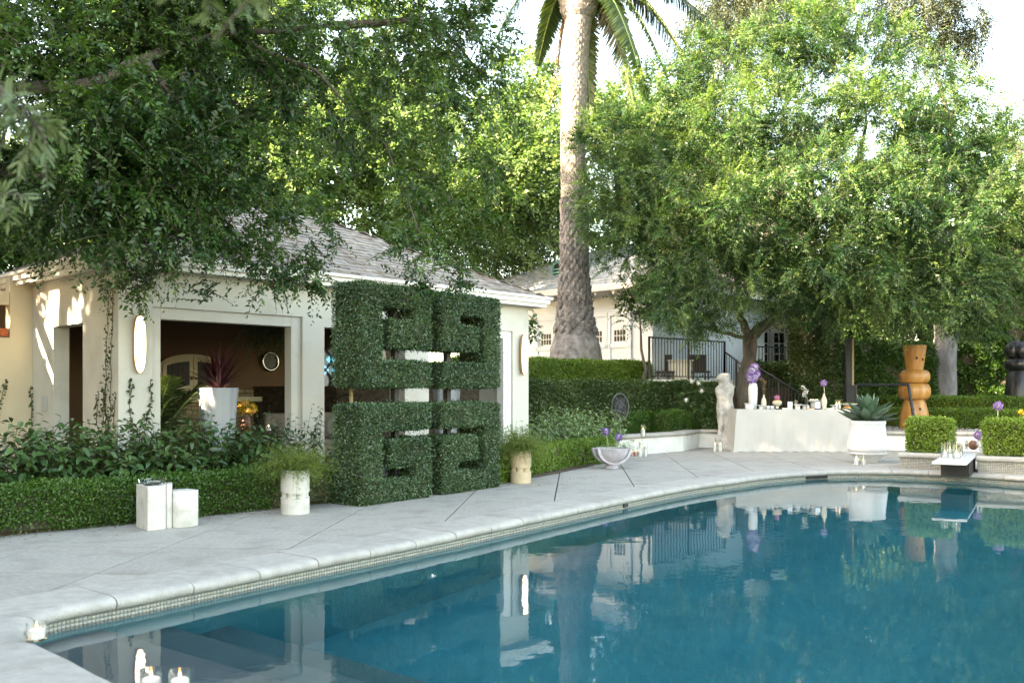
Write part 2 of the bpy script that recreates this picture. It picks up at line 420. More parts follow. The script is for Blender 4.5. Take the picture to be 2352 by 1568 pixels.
MAT['greyclay'] = M('grey_clay', (.45, .45, .42), (.53, .53, .5), 12, .75, .3, 90)
MAT['rust'] = M('brown_glaze', (.13, .05, .03), (.24, .10, .06), 12, .4, .3, 60)
MAT['orange'] = M('orange_food', (.6, .22, .06), (.7, .4, .12), 30, .6)
MAT['food'] = M('pale_food', (.7, .6, .42), (.75, .7, .6), 60, .6)
MAT['stem'] = M('green_stem', (.30, .38, .14), None, rough=.6)
MAT['stemw'] = M('pale_stem', (.55, .56, .34), None, rough=.6)
MAT['hang'] = M('dry_stem', (.10, .075, .04), None, rough=.8)
def glassmat(name, col, rough=0.0, ior=1.45):
    m = bpy.data.materials.new(name); t, b = nodes(m)
    b.inputs['Base Color'].default_value = (*col, 1); b.inputs['Roughness'].default_value = rough
    b.inputs['Transmission Weight'].default_value = 1; b.inputs['IOR'].default_value = ior
    return m
MAT['glass'] = glassmat('clear_glass', (.96, .98, .98))
# leaves
LF = {}
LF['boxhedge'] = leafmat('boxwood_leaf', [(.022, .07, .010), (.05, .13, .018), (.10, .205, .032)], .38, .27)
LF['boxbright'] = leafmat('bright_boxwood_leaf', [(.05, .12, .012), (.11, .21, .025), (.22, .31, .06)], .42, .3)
LF['cube'] = leafmat('skylit_boxwood_leaf', [(.07, .15, .012), (.16, .27, .03), (.32, .40, .10)], .42, .3)  # boxwood colour brightened to carry the strong skylight on the cubes
LF['topiary'] = leafmat('artificial_boxwood_leaf', [(.016, .05, .017), (.046, .112, .042), (.17, .26, .12)], .32, .12, .75)
LF['privet'] = leafmat('privet_leaf', [(.016, .044, .011), (.04, .09, .022), (.10, .15, .04)], .36, .22)
LF['left'] = leafmat('overhanging_leaf', [(.013, .045, .013), (.036, .10, .026), (.12, .215, .05)], .32, .36)
LF['right'] = leafmat('pinnate_leaf', [(.016, .058, .027), (.05, .126, .048), (.22, .32, .10)], .36, .41, tint=(1.1, 1.2, .6))
LF['far'] = leafmat('far_tree_leaf', [(.055, .12, .034), (.125, .215, .07), (.26, .345, .13)], .5, .42, tint=(1.05, 1.15, .8))
LF['ficus'] = leafmat('ficus_leaf', [(.02, .06, .012), (.045, .11, .02), (.09, .17, .03)], .35, .3)
LF['conifer'] = leafmat('conifer_needle', [(.018, .035, .016), (.04, .06, .03), (.08, .095, .05)], .6, .15)
LF['shrub'] = leafmat('glossy_shrub_leaf', [(.018, .055, .016), (.04, .10, .028), (.08, .16, .04)], .3, .22, .6)
LF['sage'] = leafmat('sage_leaf', [(.08, .15, .06), (.16, .26, .105), (.27, .37, .18)], .45, .3)
LF['fern'] = leafmat('fern_leaf', [(.06, .11, .018), (.12, .18, .035), (.2, .26, .06)], .5, .35)
LF['vine'] = leafmat('vine_leaf', [(.014, .036, .010), (.035, .07, .018), (.07, .11, .03)], .4, .2)
LF['agave'] = leafmat('agave_leaf', [(.045, .095, .06), (.075, .14, .09), (.12, .19, .13)], .42, .06)
LF['red'] = leafmat('red_cordyline_leaf', [(.035, .008, .012), (.07, .014, .02), (.12, .025, .035)], .4, .15, tint=(1.3, .6, .6))
LF['palm'] = leafmat('palm_leaf', [(.03, .06, .02), (.055, .10, .03), (.11, .15, .045)], .38, .2)
LF['olive'] = leafmat('olive_leaf', [(.05, .085, .03), (.10, .155, .06), (.20, .25, .12)], .45, .25)
LF['purple'] = leafmat('purple_petal', [(.16, .07, .36), (.28, .14, .50), (.45, .28, .66)], .6, .3, tint=(1, .8, 1))
LF['mauve'] = leafmat('mauve_petal', [(.28, .14, .42), (.40, .22, .54), (.55, .36, .66)], .6, .3, tint=(1, .8, 1))
LF['pink'] = leafmat('pink_petal', [(.55, .18, .35), (.68, .28, .46), (.78, .42, .56)], .6, .3, tint=(1, .8, .9))
LF['whitef'] = leafmat('white_petal', [(.7, .68, .64), (.8, .78, .75)], .6, .3, tint=(1, 1, 1))
LF['yellow'] = leafmat('yellow_petal', [(.6, .42, .02), (.75, .58, .03)], .6, .3, tint=(1, 1, .5))
LF['rusty'] = leafmat('dried_flower', [(.22, .12, .06), (.35, .22, .14)], .7, .2, tint=(1, .8, .6))

# ------------------------------------------------------------------ pool, coping, deck
ctrl = [(-1.64, 3.91), (-2.06, 4.29), (-2.40, 4.60), (-2.60, 4.84), (-2.67, 5.06), (-2.60, 5.30), (-2.30, 5.68), (-1.68, 6.53), (-1.02, 7.40), (-.36, 8.32),
        (.57, 9.67), (1.35, 10.80), (2.12, 11.87), (2.75, 12.63), (3.35, 13.25), (4.0, 13.88), (4.75, 14.40), (5.57, 14.66), (6.4, 14.46), (7.14, 13.92), (7.62, 13.3),
        (8.05, 12.5), (8.2, 11.6), (7.9, 10.8), (7.2, 9.8), (5.0, 6.7), (2.4, 3.05), (1.85, 2.3), (1.5, 2.08), (1.1, 2.15), (.3, 2.6), (-.7, 3.25)]
def catmull(c, k):
    o = []; n = len(c)
    for i in range(n):
        p0, p1, p2, p3 = [np.array(c[(i+j-1) % n]) for j in range(4)]
        for j in range(k):
            t = j/k; o.append(.5*((2*p1)+(-p0+p2)*t+(2*p0-5*p1+4*p2-p3)*t*t+(-p0+3*p1-3*p2+p3)*t**3))
    return np.array(o)
lip = catmull(ctrl, 10)                                  # clockwise seen from above
seg = np.linalg.norm(np.roll(lip, -1, 0)-lip, axis=1); arc = np.concatenate([[0], np.cumsum(seg)]); TOT = arc[-1]
def lip_at(s):
    s = s % TOT; i = min(np.searchsorted(arc, s, 'right')-1, len(lip)-1); t = (s-arc[i])/seg[i]
    p = lip[i]*(1-t)+lip[(i+1) % len(lip)]*t; return p
def lip_n(s):
    d = lip_at(s+.06)-lip_at(s-.06); d = d/np.linalg.norm(d); return np.array([-d[1], d[0]])
area = sum(lip[i][0]*lip[(i+1) % len(lip)][1]-lip[(i+1) % len(lip)][0]*lip[i][1] for i in range(len(lip)))
OUTS = 1.0 if area < 0 else -1.0
def ring(off, n=260):
    return [tuple(lip_at(TOT*i/n)+OUTS*off*lip_n(TOT*i/n)) for i in range(n)]
WATER = -0.135
pool = tag(bpy.data.objects.new('pool', None), 'blue swimming pool with pale stone coping and mosaic waterline', None, None, 'structure'); COL.objects.link(pool)
# coping stones, each one an object
prof = [(.50, -.005), (.50, 0), (.10, 0.0), (.055, -.003), (.022, -.012), (.003, -.028), (0, -.046), (.004, -.064), (.02, -.08), (.06, -.086), (.50, -.086)]
nst = int(TOT/.53); rr = random.Random(3)
for i in range(nst):
    s0, s1 = TOT*i/nst+.004, TOT*(i+1)/nst-.004; b = B(); rings = []; dz = rr.uniform(-.003, .002)
    for k in range(5):
        s = s0+(s1-s0)*k/4; p, n_ = lip_at(s), lip_n(s)*OUTS
        rings.append([(p[0]+n_[0]*o, p[1]+n_[1]*o, z+dz) for o, z in prof])
    b.loft(rings); o = b.obj('coping_stone', MAT['coping'], pool, smooth=50)
# basin
wl = ring(.045, 220)
b = B(); n = len(wl)
vs_ = [(p[0], p[1], -.07) for p in wl]+[(p[0], p[1], -1.75) for p in wl]
b.add(vs_, [(i, (i+1) % n, n+(i+1) % n, n+i) for i in range(n)])
tris = tessellate_polygon([[Vector((p[0], p[1], 0)) for p in wl]])
b.add([(p[0], p[1], -1.75) for p in wl], tris)
b.obj('basin', MAT['plaster'], pool)
E_, F_ = Vector((.584, .812, 0)), Vector((.812, -.584, 0))
for k, (d0, d1, zt) in enumerate(((-.5, .50, -.34), (.502, .95, -.60), (.952, 1.4, -.9))):
    o0 = Vector((-2.66, 5.05, 0)); q = [o0+E_*d0-F_*.9, o0+E_*d1-F_*.9, o0+E_*d1+F_*5.6, o0+E_*d0+F_*5.6]
    # clip the step to the basin outline
    poly = [(p.x, p.y) for p in q]
    B().prism(poly, -1.74, zt).obj('step', MAT['shelf'], pool, bevel=.015)
# water body
wo = ring(.09, 220)
b = B(); b.prism(wo, -1.80, WATER)
m = bpy.data.materials.new('pool_water'); t, bs = nodes(m); N, L = t.nodes, t.links
bs.inputs['Base Color'].default_value = (1, 1, 1, 1); bs.inputs['Roughness'].default_value = 0.0; bs.inputs['IOR'].default_value = 1.28
bs.inputs['Transmission Weight'].default_value = 1
geo = N.new('ShaderNodeNewGeometry'); mp = N.new('ShaderNodeMapping'); mp.inputs['Scale'].default_value = (1, 1.0, 1); L.new(geo.outputs['Position'], mp.inputs[0])
n1 = N.new('ShaderNodeTexNoise'); n1.inputs['Scale'].default_value = 2.2; n1.inputs['Detail'].default_value = 3; n1.inputs['Roughness'].default_value = .45; L.new(mp.outputs[0], n1.inputs['Vector'])
n2 = N.new('ShaderNodeTexNoise'); n2.inputs['Scale'].default_value = 9; n2.inputs['Detail'].default_value = 2; L.new(mp.outputs[0], n2.inputs['Vector'])
ad = N.new('ShaderNodeMath'); ad.operation = 'MULTIPLY_ADD'; L.new(n2.outputs['Fac'], ad.inputs[0]); ad.inputs[1].default_value = .16; L.new(n1.outputs['Fac'], ad.inputs[2])
bp = N.new('ShaderNodeBump'); bp.inputs['Strength'].default_value = .24; bp.inputs['Distance'].default_value = .008; L.new(ad.outputs[0], bp.inputs['Height']); L.new(bp.outputs[0], bs.inputs['Normal'])
va = N.new('ShaderNodeVolumeAbsorption'); va.inputs['Color'].default_value = (.0, .79, .85, 1); va.inputs['Density'].default_value = .62
L.new(va.outputs[0], N['Material Output'].inputs['Volume'])
wat = b.obj('water', m, None); tag(wat, 'still teal pool water mirroring the garden', None, None, 'structure')
# mosaic waterline tiles: real tiles, too many and too small to part
def mosaic(name, fpos, length, z0, rows, size, parent, mat, seed):
    rng = np.random.default_rng(seed); Vs, rs = [], []; ncol = int(length/size)
    q = []
    for i in range(ncol):
        p0, nn = fpos((i+.06)*size); p1, _ = fpos((i+.94)*size)
        for r_ in range(rows):
            za, zb = z0+size*(r_+.06), z0+size*(r_+.94); d = rng.uniform(.003, .006); k = rng.random()
            a = [(p0[0], p0[1], za), (p1[0], p1[1], za), (p1[0], p1[1], zb), (p0[0], p0[1], zb)]
            f = [(x+nn[0]*d, y+nn[1]*d, z) for x, y, z in a]
            base = len(Vs); Vs += a+f; rs += [k]*8
            q += [(base+4, base+5, base+6, base+7)]+[(base+j, base+(j+1) % 4, base+4+(j+1) % 4, base+4+j) for j in range(4)]
    o = mesh_np(name, np.array(Vs), np.array(q), mat, parent, rs); o['kind'] = 'stuff'; return o
MAT['tile'] = leafmat('mosaic_glaze', [(.27, .27, .235), (.37, .345, .28), (.32, .325, .30), (.42, .385, .315)], .3, 0.0)
nt_ = TOT
def tile_pos(s):
    p = lip_at(s)+OUTS*.041*lip_n(s); nn = -OUTS*lip_n(s); return p, nn
mosaic('mosaic_tiles', tile_pos, TOT, -.19, 5, .025, pool, MAT['tile'], 5)
# skimmer slot in the waterline wall at the far end, an overflow hole in the long side
sk = G(1948, 1100, -.08)
best = min(np.linspace(0, TOT, 900), key=lambda s: (lip_at(s)[0]-sk.x)**2+(lip_at(s)[1]-sk.y)**2)
def slot(s, half, z0, z1):
    p, nn = lip_at(s)+OUTS*.03*lip_n(s), -OUTS*lip_n(s); tt = np.array([-nn[1], nn[0]])
    b = B(); c = [(p+tt*half+nn*.012), (p-tt*half+nn*.012), (p-tt*half-nn*.02), (p+tt*half-nn*.02)]
    b.prism([tuple(x) for x in c], z0, z1); o = b.obj('skimmer_slot', MAT['black'], pool)
slot(best, .22, -.125, -.075)
sm = G(1461, 1160, -.09); best2 = min(np.linspace(0, TOT, 900), key=lambda s: (lip_at(s)[0]-sm.x)**2+(lip_at(s)[1]-sm.y)**2); slot(best2, .05, -.12, -.08)

# ground sheet under everything, with the pool cut out
hole = [Vector((p[0], p[1], 0)) for p in ring(.30, 160)]
outer = [Vector(p) for p in ((-120, -60, 0), (120, -60, 0), (120, 200, 0), (-120, 200, 0))]
def sheet(name, outer, hole, z, mat, label=None):
    ts = tessellate_polygon([outer, hole]); pts = outer+hole
    o = B().add([(p.x, p.y, z) for p in pts], ts).obj(name, mat); tag(o, label, None, None, 'structure'); return o
sheet('ground', outer, hole, -.032, MAT['joint'], 'bare ground under paving and beds')
# concrete slabs: deck outline cut by a slightly turned grid with 7 mm joints
deck = tag(bpy.data.objects.new('pool_deck', None), 'grey concrete slab deck around the pool', None, None, 'structure'); COL.objects.link(deck)
hedge_d = Vector((.70, .714, 0)); H0 = Vector((-4.39, 7.8, 0))
do = [Vector(p) for p in ((-6.6, -2.5, 0), (11.5, -2.5, 0), (11.5, 21.9, 0), (.5, 21.9, 0), (.5, 14.2, 0), (-3.4, 10.0, 0), (-6.6, 6.6, 0))]
hole2 = [Vector((p[0], p[1], 0)) for p in ring(.505, 200)]
bm = bmesh.new(); vv = [bm.verts.new((p.x, p.y, 0)) for p in do+hole2]
for t_ in tessellate_polygon([do, hole2]):
    try: bm.faces.new([vv[i] for i in t_])
    except ValueError: pass
ga = R(-4.0); gx = Vector((math.cos(ga), math.sin(ga), 0)); gy = Vector((-math.sin(ga), math.cos(ga), 0)); g0 = Vector((-2.80, 7.34, 0)); SX, SY = 1.02, 1.06
for ax, st in ((gx, SX), (gy, SY)):
    for k in range(-14, 18):
        for e in (-.0075, .0075):
            bmesh.ops.bisect_plane(bm, geom=bm.verts[:]+bm.edges[:]+bm.faces[:], plane_co=g0+ax*(k*st+e), plane_no=ax, dist=1e-5)
bm.normal_update(); cells = {}
for f in bm.faces:
    c = f.calc_center_median()-g0; a, b_ = c.dot(gx)/SX, c.dot(gy)/SY
    if abs(a-round(a))*SX < .0075 or abs(b_-round(b_))*SY < .0075: continue
    cells.setdefault((math.floor(a), math.floor(b_)), []).append([v.co.copy() for v in f.verts])
rr = random.Random(11)
for key, fs_ in sorted(cells.items()):
    b2 = bmesh.new()
    for f in fs_:
        try: b2.faces.new([b2.verts.new(p) for p in f])
        except ValueError: pass
    bmesh.ops.remove_doubles(b2, verts=b2.verts, dist=1e-4)
    bmesh.ops.recalc_face_normals(b2, faces=b2.faces)
    for f in b2.faces:
        f.normal_update()
        if f.normal.z < 0: f.normal_flip()
    r_ = bmesh.ops.extrude_face_region(b2, geom=b2.faces[:])
    for e in r_['geom']:
        if isinstance(e, bmesh.types.BMVert): e.co.z += .02
    dz = rr.uniform(-.0025, 0)
    for v in b2.verts: v.co.z += dz-.02
    bmesh.ops.recalc_face_normals(b2, faces=b2.faces)
    me = bpy.data.meshes.new('slab'); b2.to_mesh(me); b2.free(); link('slab', me, MAT['deck'], deck)
bm.free()

# ------------------------------------------------------------------ pavilion
TH = R(46.0)                                             # local x runs along its front, local y into it
D1 = Vector((math.cos(TH), math.sin(TH), 0)); D2 = Vector((-math.sin(TH), math.cos(TH), 0))
PC = H0+D2*1.95
u0 = (272-CX)/F
tt = (PC.y*u0-PC.x)/(D1.x-u0*D1.y); PC = PC+D1*tt
def fa(x, b=0.0):
    """distance along the front at photograph column x, on the plane set back by b"""
    u = (x-CX)/F; q = PC+D2*b; return (q.y*u-q.x)/(D1.x-u*D1.y)
def pav(a, b, z=0.0):
    p = PC+D1*a+D2*b; return Vector((p.x, p.y, z))
def sb(x):
    """distance back along the left side wall at column x"""
    u = (x-CX)/F; return (PC.y*u-PC.x)/(D2.x-u*D2.y)
LEN = fa(1214); DEP = 5.0; WH = 2.78
print('PAV', PC, LEN, fa(372), fa(672), fa(745), fa(930), fa(985), fa(1160), sb(75), sb(122), sb(190))
pv = thing('pool_pavilion', 'white rendered open pavilion with hipped slate roof beside the pool', 'pavilion', PC, TH)
o1, o2 = (fa(350), fa(695)), (fa(372), fa(672)); p2a, p2b = fa(745), fa(930); p3a, p3b, p3o = fa(985), fa(1160), fa(1178)
ZT, ZO = 2.12, 2.26
b = B(); T_ = .2
def wl_(a0, a1, z0=0, z1=WH, y0=0, y1=T_): b.box(a0, a1, y0, y1, z0, z1)
wl_(0, o1[0]); wl_(o1[0], o1[1], ZO, WH); wl_(o1[1], p2a); wl_(p2a, p2b, ZT+.02); wl_(p2b, p3a, 0, WH, 0, .36); wl_(p3a, p3o, ZO); wl_(p3o, LEN)
b.obj('front_wall', MAT['wall'], pv)
b = B(); C_ = .035
b.box(o1[0]+.001, o2[0], C_, T_-.004, 0, ZO-.001); b.box(o2[1], o1[1]-.001, C_, T_-.004, 0, ZO-.001); b.box(o2[0], o2[1], C_, T_-.004, ZT, ZO-.001)
b.obj('door_surround', MAT['wall'], pv, bevel=.006)
b = B(); b.box(p3b, p3o-.001, C_, T_-.004, 0, ZO-.001); b.box(p3a+.001, p3b, C_, T_-.004, ZT+.02, ZO-.001)
b.obj('door_surround', MAT['trim'], pv, bevel=.006)
# left side wall with a tall narrow opening, then the wing wall
s75, s122, s190 = sb(75), sb(122), sb(190)
b = B(); b.box(0, T_, T_+.001, s190, 0, WH); b.box(0, T_, s190, s122, 2.10, WH); b.box(0, T_, s122, s75+.2, 0, WH)
b.obj('side_wall', MAT['wall'], pv)
b = B(); b.box(-3.4, -.001, s75, s75+.2, 0, 1.98); b.box(-.28, -.001, s75+.01, s75+.19, 1.98, WH); b.box(-3.4, -.282, s75+.03, s75+.17, 2.42, 2.60)
b.obj('wing_wall', MAT['wallwarm'], pv)  # warm reflected light put into the wall colour as a creamier render
sill = B().box(-3.4, -.30, s75-.012, s75+.19, 1.982, 1.99).obj('brick_sill', MAT['joint'], pv)
bmh = B().box(-.048, .048, -.02, .2, 0, .105).mesh('brick', False, .006); bmh.materials.append(MAT['brickred'])
for i in range(18): link('brick', bmh, None, sill, (-.36-.104*i, s75, 1.991))
MAT['sockets'] = M('grey_socket', (.45, .45, .44), None, rough=.5)
B().box(-.022, -.001, s75-.55, s75-.38, 1.0, 1.2).obj('socket_box', MAT['sockets'], pv, bevel=.006)
# right end wall with a wide opening, back wall, floor, ceiling
b = B(); b.box(LEN-T_, LEN, T_+.001, 1.0, 0, WH); b.box(LEN-T_, LEN, 1.0, 3.9, 2.2, WH); b.box(LEN-T_, LEN, 3.9, DEP, 0, WH)
b.obj('end_wall', MAT['wall'], pv)
bw = B().box(T_+.001, LEN-T_-.001, DEP-.2, DEP, 0, WH).obj('back_wall', MAT['brown'], pv)
B().box(.201, .215, T_+.002, s190-.01, 0, WH-.02).box(.201, .215, s122+.01, DEP-.2, 0, WH-.02).box(.216, LEN-.21, T_+.001, T_+.004, ZO, WH-.02).obj('inner_lining', MAT['brown'], pv)
B().box(.0, LEN, T_, DEP-.2, .0, .045).obj('floor', MAT['deck'], pv)
B().box(.205, LEN-.205, T_+.006, DEP-.205, WH-.06, WH-.005).obj('ceiling', MAT['ceiling'], pv)
# painted brick dado on the back wall: bricks one by one
bk = B().box(-.098, .098, -.012, .01, 0, .064).mesh('brick', False, .004); bk.materials.append(MAT['brickpaint'])
nb = 0
for r_ in range(11):
    for c_ in range(16):
        a = 2.55+.21*c_+(.105 if r_ % 2 else 0)
        if r_ < 10: link('brick', bk, None, bw, (a, DEP-.2, .48+.075*r_))
        elif c_ < 30: link('brick', bk, None, bw, (a, DEP-.2, .48+.075*r_+.004))
# roof: deck, fascia, gutter, shingles
OV = .19; EZ = WH+.06; RZ = 4.15; RUN = DEP/2+OV
x0, x1, y0, y1 = -OV, LEN+OV, -OV, DEP+OV; ym = DEP/2; rx0, rx1 = x0+RUN, x1-RUN
roof = B().add([(x0, y0, EZ), (x1, y0, EZ), (x1, y1, EZ), (x0, y1, EZ), (rx0, ym, RZ), (rx1, ym, RZ)],
               [(0, 1, 5, 4), (1, 2, 5), (2, 3, 4, 5), (3, 0, 4), (3, 2, 1, 0)]).obj('roof', MAT['roofdeck'], pv)
b = B(); zf0, zf1 = EZ-.10, EZ+.012
for (pp, qq) in (((x0, y0), (x1, y0)), ((x1, y0), (x1, y1)), ((x0, y1), (x0, y0))):
    d = (Vector(qq)-Vector(pp)).normalized(); nn = Vector((d.y, -d.x))
    def pr(o, i0, i1): return [tuple(Vector(pp)+nn*i0-d*i0), tuple(Vector(qq)+nn*i0+d*i0), tuple(Vector(qq)+nn*i1+d*i1), tuple(Vector(pp)+nn*i1-d*i1)]
    b.prism(pr(0, .002, .03), zf0-.06, zf1-.055); b.prism(pr(0, .0305, .075), zf1-.115, zf1-.045); b.prism(pr(0, .0305, .11), zf1-.0445, zf1)
b.obj('gutter', MAT['trim'], pv, bevel=.008)
b = B(); b.box(x0, x1, y0, -.001, EZ-.125, EZ-.105); b.box(x0, -.001, 0, y1-.3, EZ-.125, EZ-.105); b.box(LEN+.001, x1, 0, y1-.3, EZ-.125, EZ-.105)
for k in range(5): b.box(x0+.03+.085*k, x0+.035+.085*k, -.02, y1-.4, EZ-.131, EZ-.1255)
b.obj('soffit', MAT['trim'], pv)

def shingle_roof(parent, planes, mat, exp_, wid, thick, keep_fn, limit, seed):
    """planes: (origin, u, v, (u at eave l, r), (u at top l, r), slope length); nearest shingles become parts, the rest one joined part"""
    rg = random.Random(seed); base = []
    for k in range(5):
        j = .012*k/4; q = B().add([(-wid*.49, 0, 0), (wid*.49, -.008+j*.5, 0), (wid*.49, exp_*1.25, -thick*.1), (-wid*.49, exp_*1.25, -thick*.1),
                                  (-wid*.49, 0+j*.3, thick), (wid*.49, -.008+j, thick*.9), (wid*.49, exp_*1.25, thick*.15), (-wid*.49, exp_*1.25, thick*.15)],
                                 [(3,2,1,0),(4,5,6,7),(0,1,5,4),(1,2,6,5),(2,3,7,6),(3,0,4,7)]).mesh('shingle'); q.materials.append(mat); base.append(q)
    al = []
    for (o, u, v, (ul, ur), (tl_, tr), sl) in planes:
        o, u, v = Vector(o), Vector(u), Vector(v); n_ = u.cross(v)
        rows = int(sl/exp_)
        for r_ in range(rows):
            t_ = (r_+.1)*exp_/sl; a0, a1 = ul+(tl_-ul)*t_, ur+(tr-ur)*t_; x = a0-rg.uniform(0, wid*.8)
            while x < a1+wid*.2:
                xc = min(max(x+wid/2, a0+wid*.3), max(a1-wid*.3, a0+wid*.3)); pz = o+u*xc+v*(r_*exp_+rg.uniform(-.014, .014)-.03)+n_*(.004+rg.uniform(0, .010))
                yaw = rg.uniform(-.02, .02); uu = u*math.cos(yaw)+v*math.sin(yaw); v2 = n_.cross(uu)
                m4 = Matrix.Identity(4)
                for i in range(3): m4[i][0], m4[i][1], m4[i][2], m4[i][3] = uu[i], v2[i], n_[i], pz[i]
                al.append((keep_fn(pz), m4, base[rg.randrange(5)])); x += wid*rg.uniform(.97, 1.05)
    al.sort(key=lambda q: q[0])
    for k, m4, me in al[:limit]:
        o = link('shingle', me, None, parent); o.matrix_local = m4
    V, Q = [], []
    for k, m4, me in al[limit:]:
        kb = len(V); V += [tuple(m4 @ p.co) for p in me.vertices]; Q += [tuple(kb+i for i in f.vertices) for f in me.polygons]
    if V:
        o = mesh_np('shingle_field', np.array(V), np.array(Q), mat, parent); o['kind'] = 'stuff'
rise = RZ-EZ; sl = math.hypot(RUN, rise); cs, sn = RUN/sl, rise/sl
vis_a = fa(430)
shingle_roof(roof, [((x0, y0, EZ), (1, 0, 0), (0, cs, sn), (0, x1-x0), (RUN, x1-x0-RUN), sl),
                    ((x0, y1, EZ), (0, -1, 0), (cs, 0, sn), (0, y1-y0), (RUN, RUN+.01), sl),
                    ((x1, y0, EZ), (0, 1, 0), (-cs, 0, sn), (0, y1-y0), (RUN, RUN+.01), sl)], MAT['slate'], .155, .27, .022,
             lambda p: (0 if (p.x > 2.2 and p.y < ym) else 50)+p.x, 300, 4)
# hip and ridge caps
b = B()
for (pp, qq) in (((x1, y0, EZ), (rx1, ym, RZ)), ((x0, y0, EZ), (rx0, ym, RZ)), ((rx0, ym, RZ), (rx1, ym, RZ))):
    pp, qq = Vector(pp), Vector(qq); k = int((qq-pp).length/.22)
    for i in range(k):
        a, c = pp.lerp(qq, i/k)+Vector((0, 0, .035)), pp.lerp(qq, (i+1.1)/k)+Vector((0, 0, .02)); d = (c-a).normalized(); sd = d.cross(Vector((0, 0, 1))).normalized()*.12
        dn = Vector((0, 0, -.05)); b.add([a-sd+dn, a, a+sd+dn, c-sd+dn, c, c+sd+dn, a-sd+dn*1.4, a+dn*.4, a+sd+dn*1.4], [(0, 1, 4, 3), (1, 2, 5, 4), (0, 6, 7, 1), (1, 7, 8, 2)])
b.obj('ridge_caps', MAT['slate'], roof)

# wall lamps
def lamp(label, px, py0, py1):
    a = fa(px); p = pav(a, 0); Y = p.y; z0, z1 = EYE-(py1-HZ)*Y/F, EYE-(py0-HZ)*Y/F; h = z1-z0; wd = .145
    t = thing('wall_lamp', label, 'wall lamp', pav(a, -.003, (z0+z1)/2), TH, 'oval lamps on the pavilion front')
    def oval(k, n=40):
        o = []
        for i in range(n):
            q = 2*math.pi*i/n; c, s_ = math.cos(q), math.sin(q)
            o.append((k*wd/2*math.copysign(abs(c)**.9, c)*(1-.0*abs(s_)), k2*h/2*math.copysign(abs(s_)**.75, s_)))
        return o
    rings = []
    k2 = 1
    for (k, y_) in ((.80, 0), (.97, -.03), (1.0, -.05), (.98, -.075), (.9, -.08)):
        k2 = k if k < .95 else 1; rings.append([(x_, y_, z_) for x_, z_ in oval(k)][::-1])
    B().loft(rings).obj('frame', MAT['oak'], t, smooth=60)
    rings = []
    for (k, y_) in ((.89, -.0795), (.86, -.088), (.6, -.094), (.2, -.096)):
        k2 = 1-(1-k)*.35 if k > .8 else k; rings.append([(x_, y_, z_) for x_, z_ in oval(k)][::-1])
    B().loft(rings).obj('diffuser', MAT['lampglow'], t, smooth=60)
lamp('lit oval wall lamp between the corner vines and the wide left opening', 315, 723, 858)
lamp('lit oval wall lamp at the pavilion end beyond the hedge sculpture', 1197, 768, 861)

# fluted planters with red cordyline
def cordyline(label, loc, h=1.26, r=.255):
    t = thing('potted_cordyline', label, 'potted plant', loc, .3, 'fluted planters in the pavilion openings')
    fl = lambda a, z: 1+.07*abs(math.sin(4.5*a))-.03
    B().lathe([(r*.66, 0), (r*.70, .05), (r*.80, h*.45), (r*.93, h*.85), (r, h-.004), (r*.985, h), (r*.9, h-.003), (r*.86, h-.06)], 72, fr=fl).obj('pot', MAT['vase'], t, smooth=30)
    B().lathe([(r*.84, h-.09), (r*.84, h-.07)], 24).obj('soil', MAT['soil'], t)
    rng = np.random.default_rng(int(loc[0]*100) % 97+3); n = 120; a = rng.uniform(0, 2*math.pi, n); el = rng.uniform(R(18), R(86), n)
    ax = np.stack([np.cos(a)*np.cos(el), np.sin(a)*np.cos(el), np.sin(el)], 1); pos = np.stack([rng.normal(0, .015, n), rng.normal(0, .015, n), h-.06+rng.uniform(0, .12, n)], 1)
    nr = np.stack([-np.cos(a)*np.sin(el), -np.sin(a)*np.sin(el), np.cos(el)], 1)+.001
    ribbons('leaves', pos, ax, nr, rng.uniform(.42, .66, n), .03, [.5, 1, .95, .7, .35, .04], LF['red'], t, rng.random(n), curl=.12)
    B().tube([(0, 0, h-.1), (0, 0, h+.1)], .035, 8).obj('stem', MAT['hang'], t)
q = P(502, 1000, 12.05); cordyline('tall white fluted planter with a spiky red cordyline in the left opening', (q.x, q.y, .045))
q = P(1025, 1000, 15.6); cordyline('white fluted planter with a red cordyline seen through the hedge sculpture', (q.x, q.y, .045), 1.30, .24)

# inside the pavilion
def backpt(x, y): a = fa(x, DEP-.2); p = pav(a, DEP-.2); return a, EYE-(y-HZ)*p.y/F
ca0, cz0 = backpt(366, 905); ca1, cz1 = backpt(508, 822)
t = thing('wall_cabinet', 'cream wall cabinet with two arched glazed doors inside the pavilion', 'cabinet', pav(ca0, DEP-.21, cz0), TH)
cw, ch = ca1-ca0, cz1-cz0
def arch(x0_, x1_, z0_, zs, zr, n=10):
    c = (cw/2); return [(x0_, z0_), (x1_, z0_)]+[(x1_+(x0_-x1_)*i/n, zs+zr*math.sqrt(max(0, 1-(((x1_+(x0_-x1_)*i/n)-c)/(cw*.56))**2))) for i in range(n+1)]
def xz(poly, y0_, y1_):
    q_ = B(); n_ = len(poly); q_.add([(p[0], y0_, p[1]) for p in poly]+[(p[0], y1_, p[1]) for p in poly],
      [tuple(range(n_)), tuple(range(2*n_-1, n_-1, -1))]+[(i, n_+i, n_+(i+1) % n_, (i+1) % n_) for i in range(n_)]); return q_
xz(arch(-.04, cw+.04, -.04, ch*.66, ch*.42), -.06, -.001).obj('cabinet_body', MAT['cream'], t)
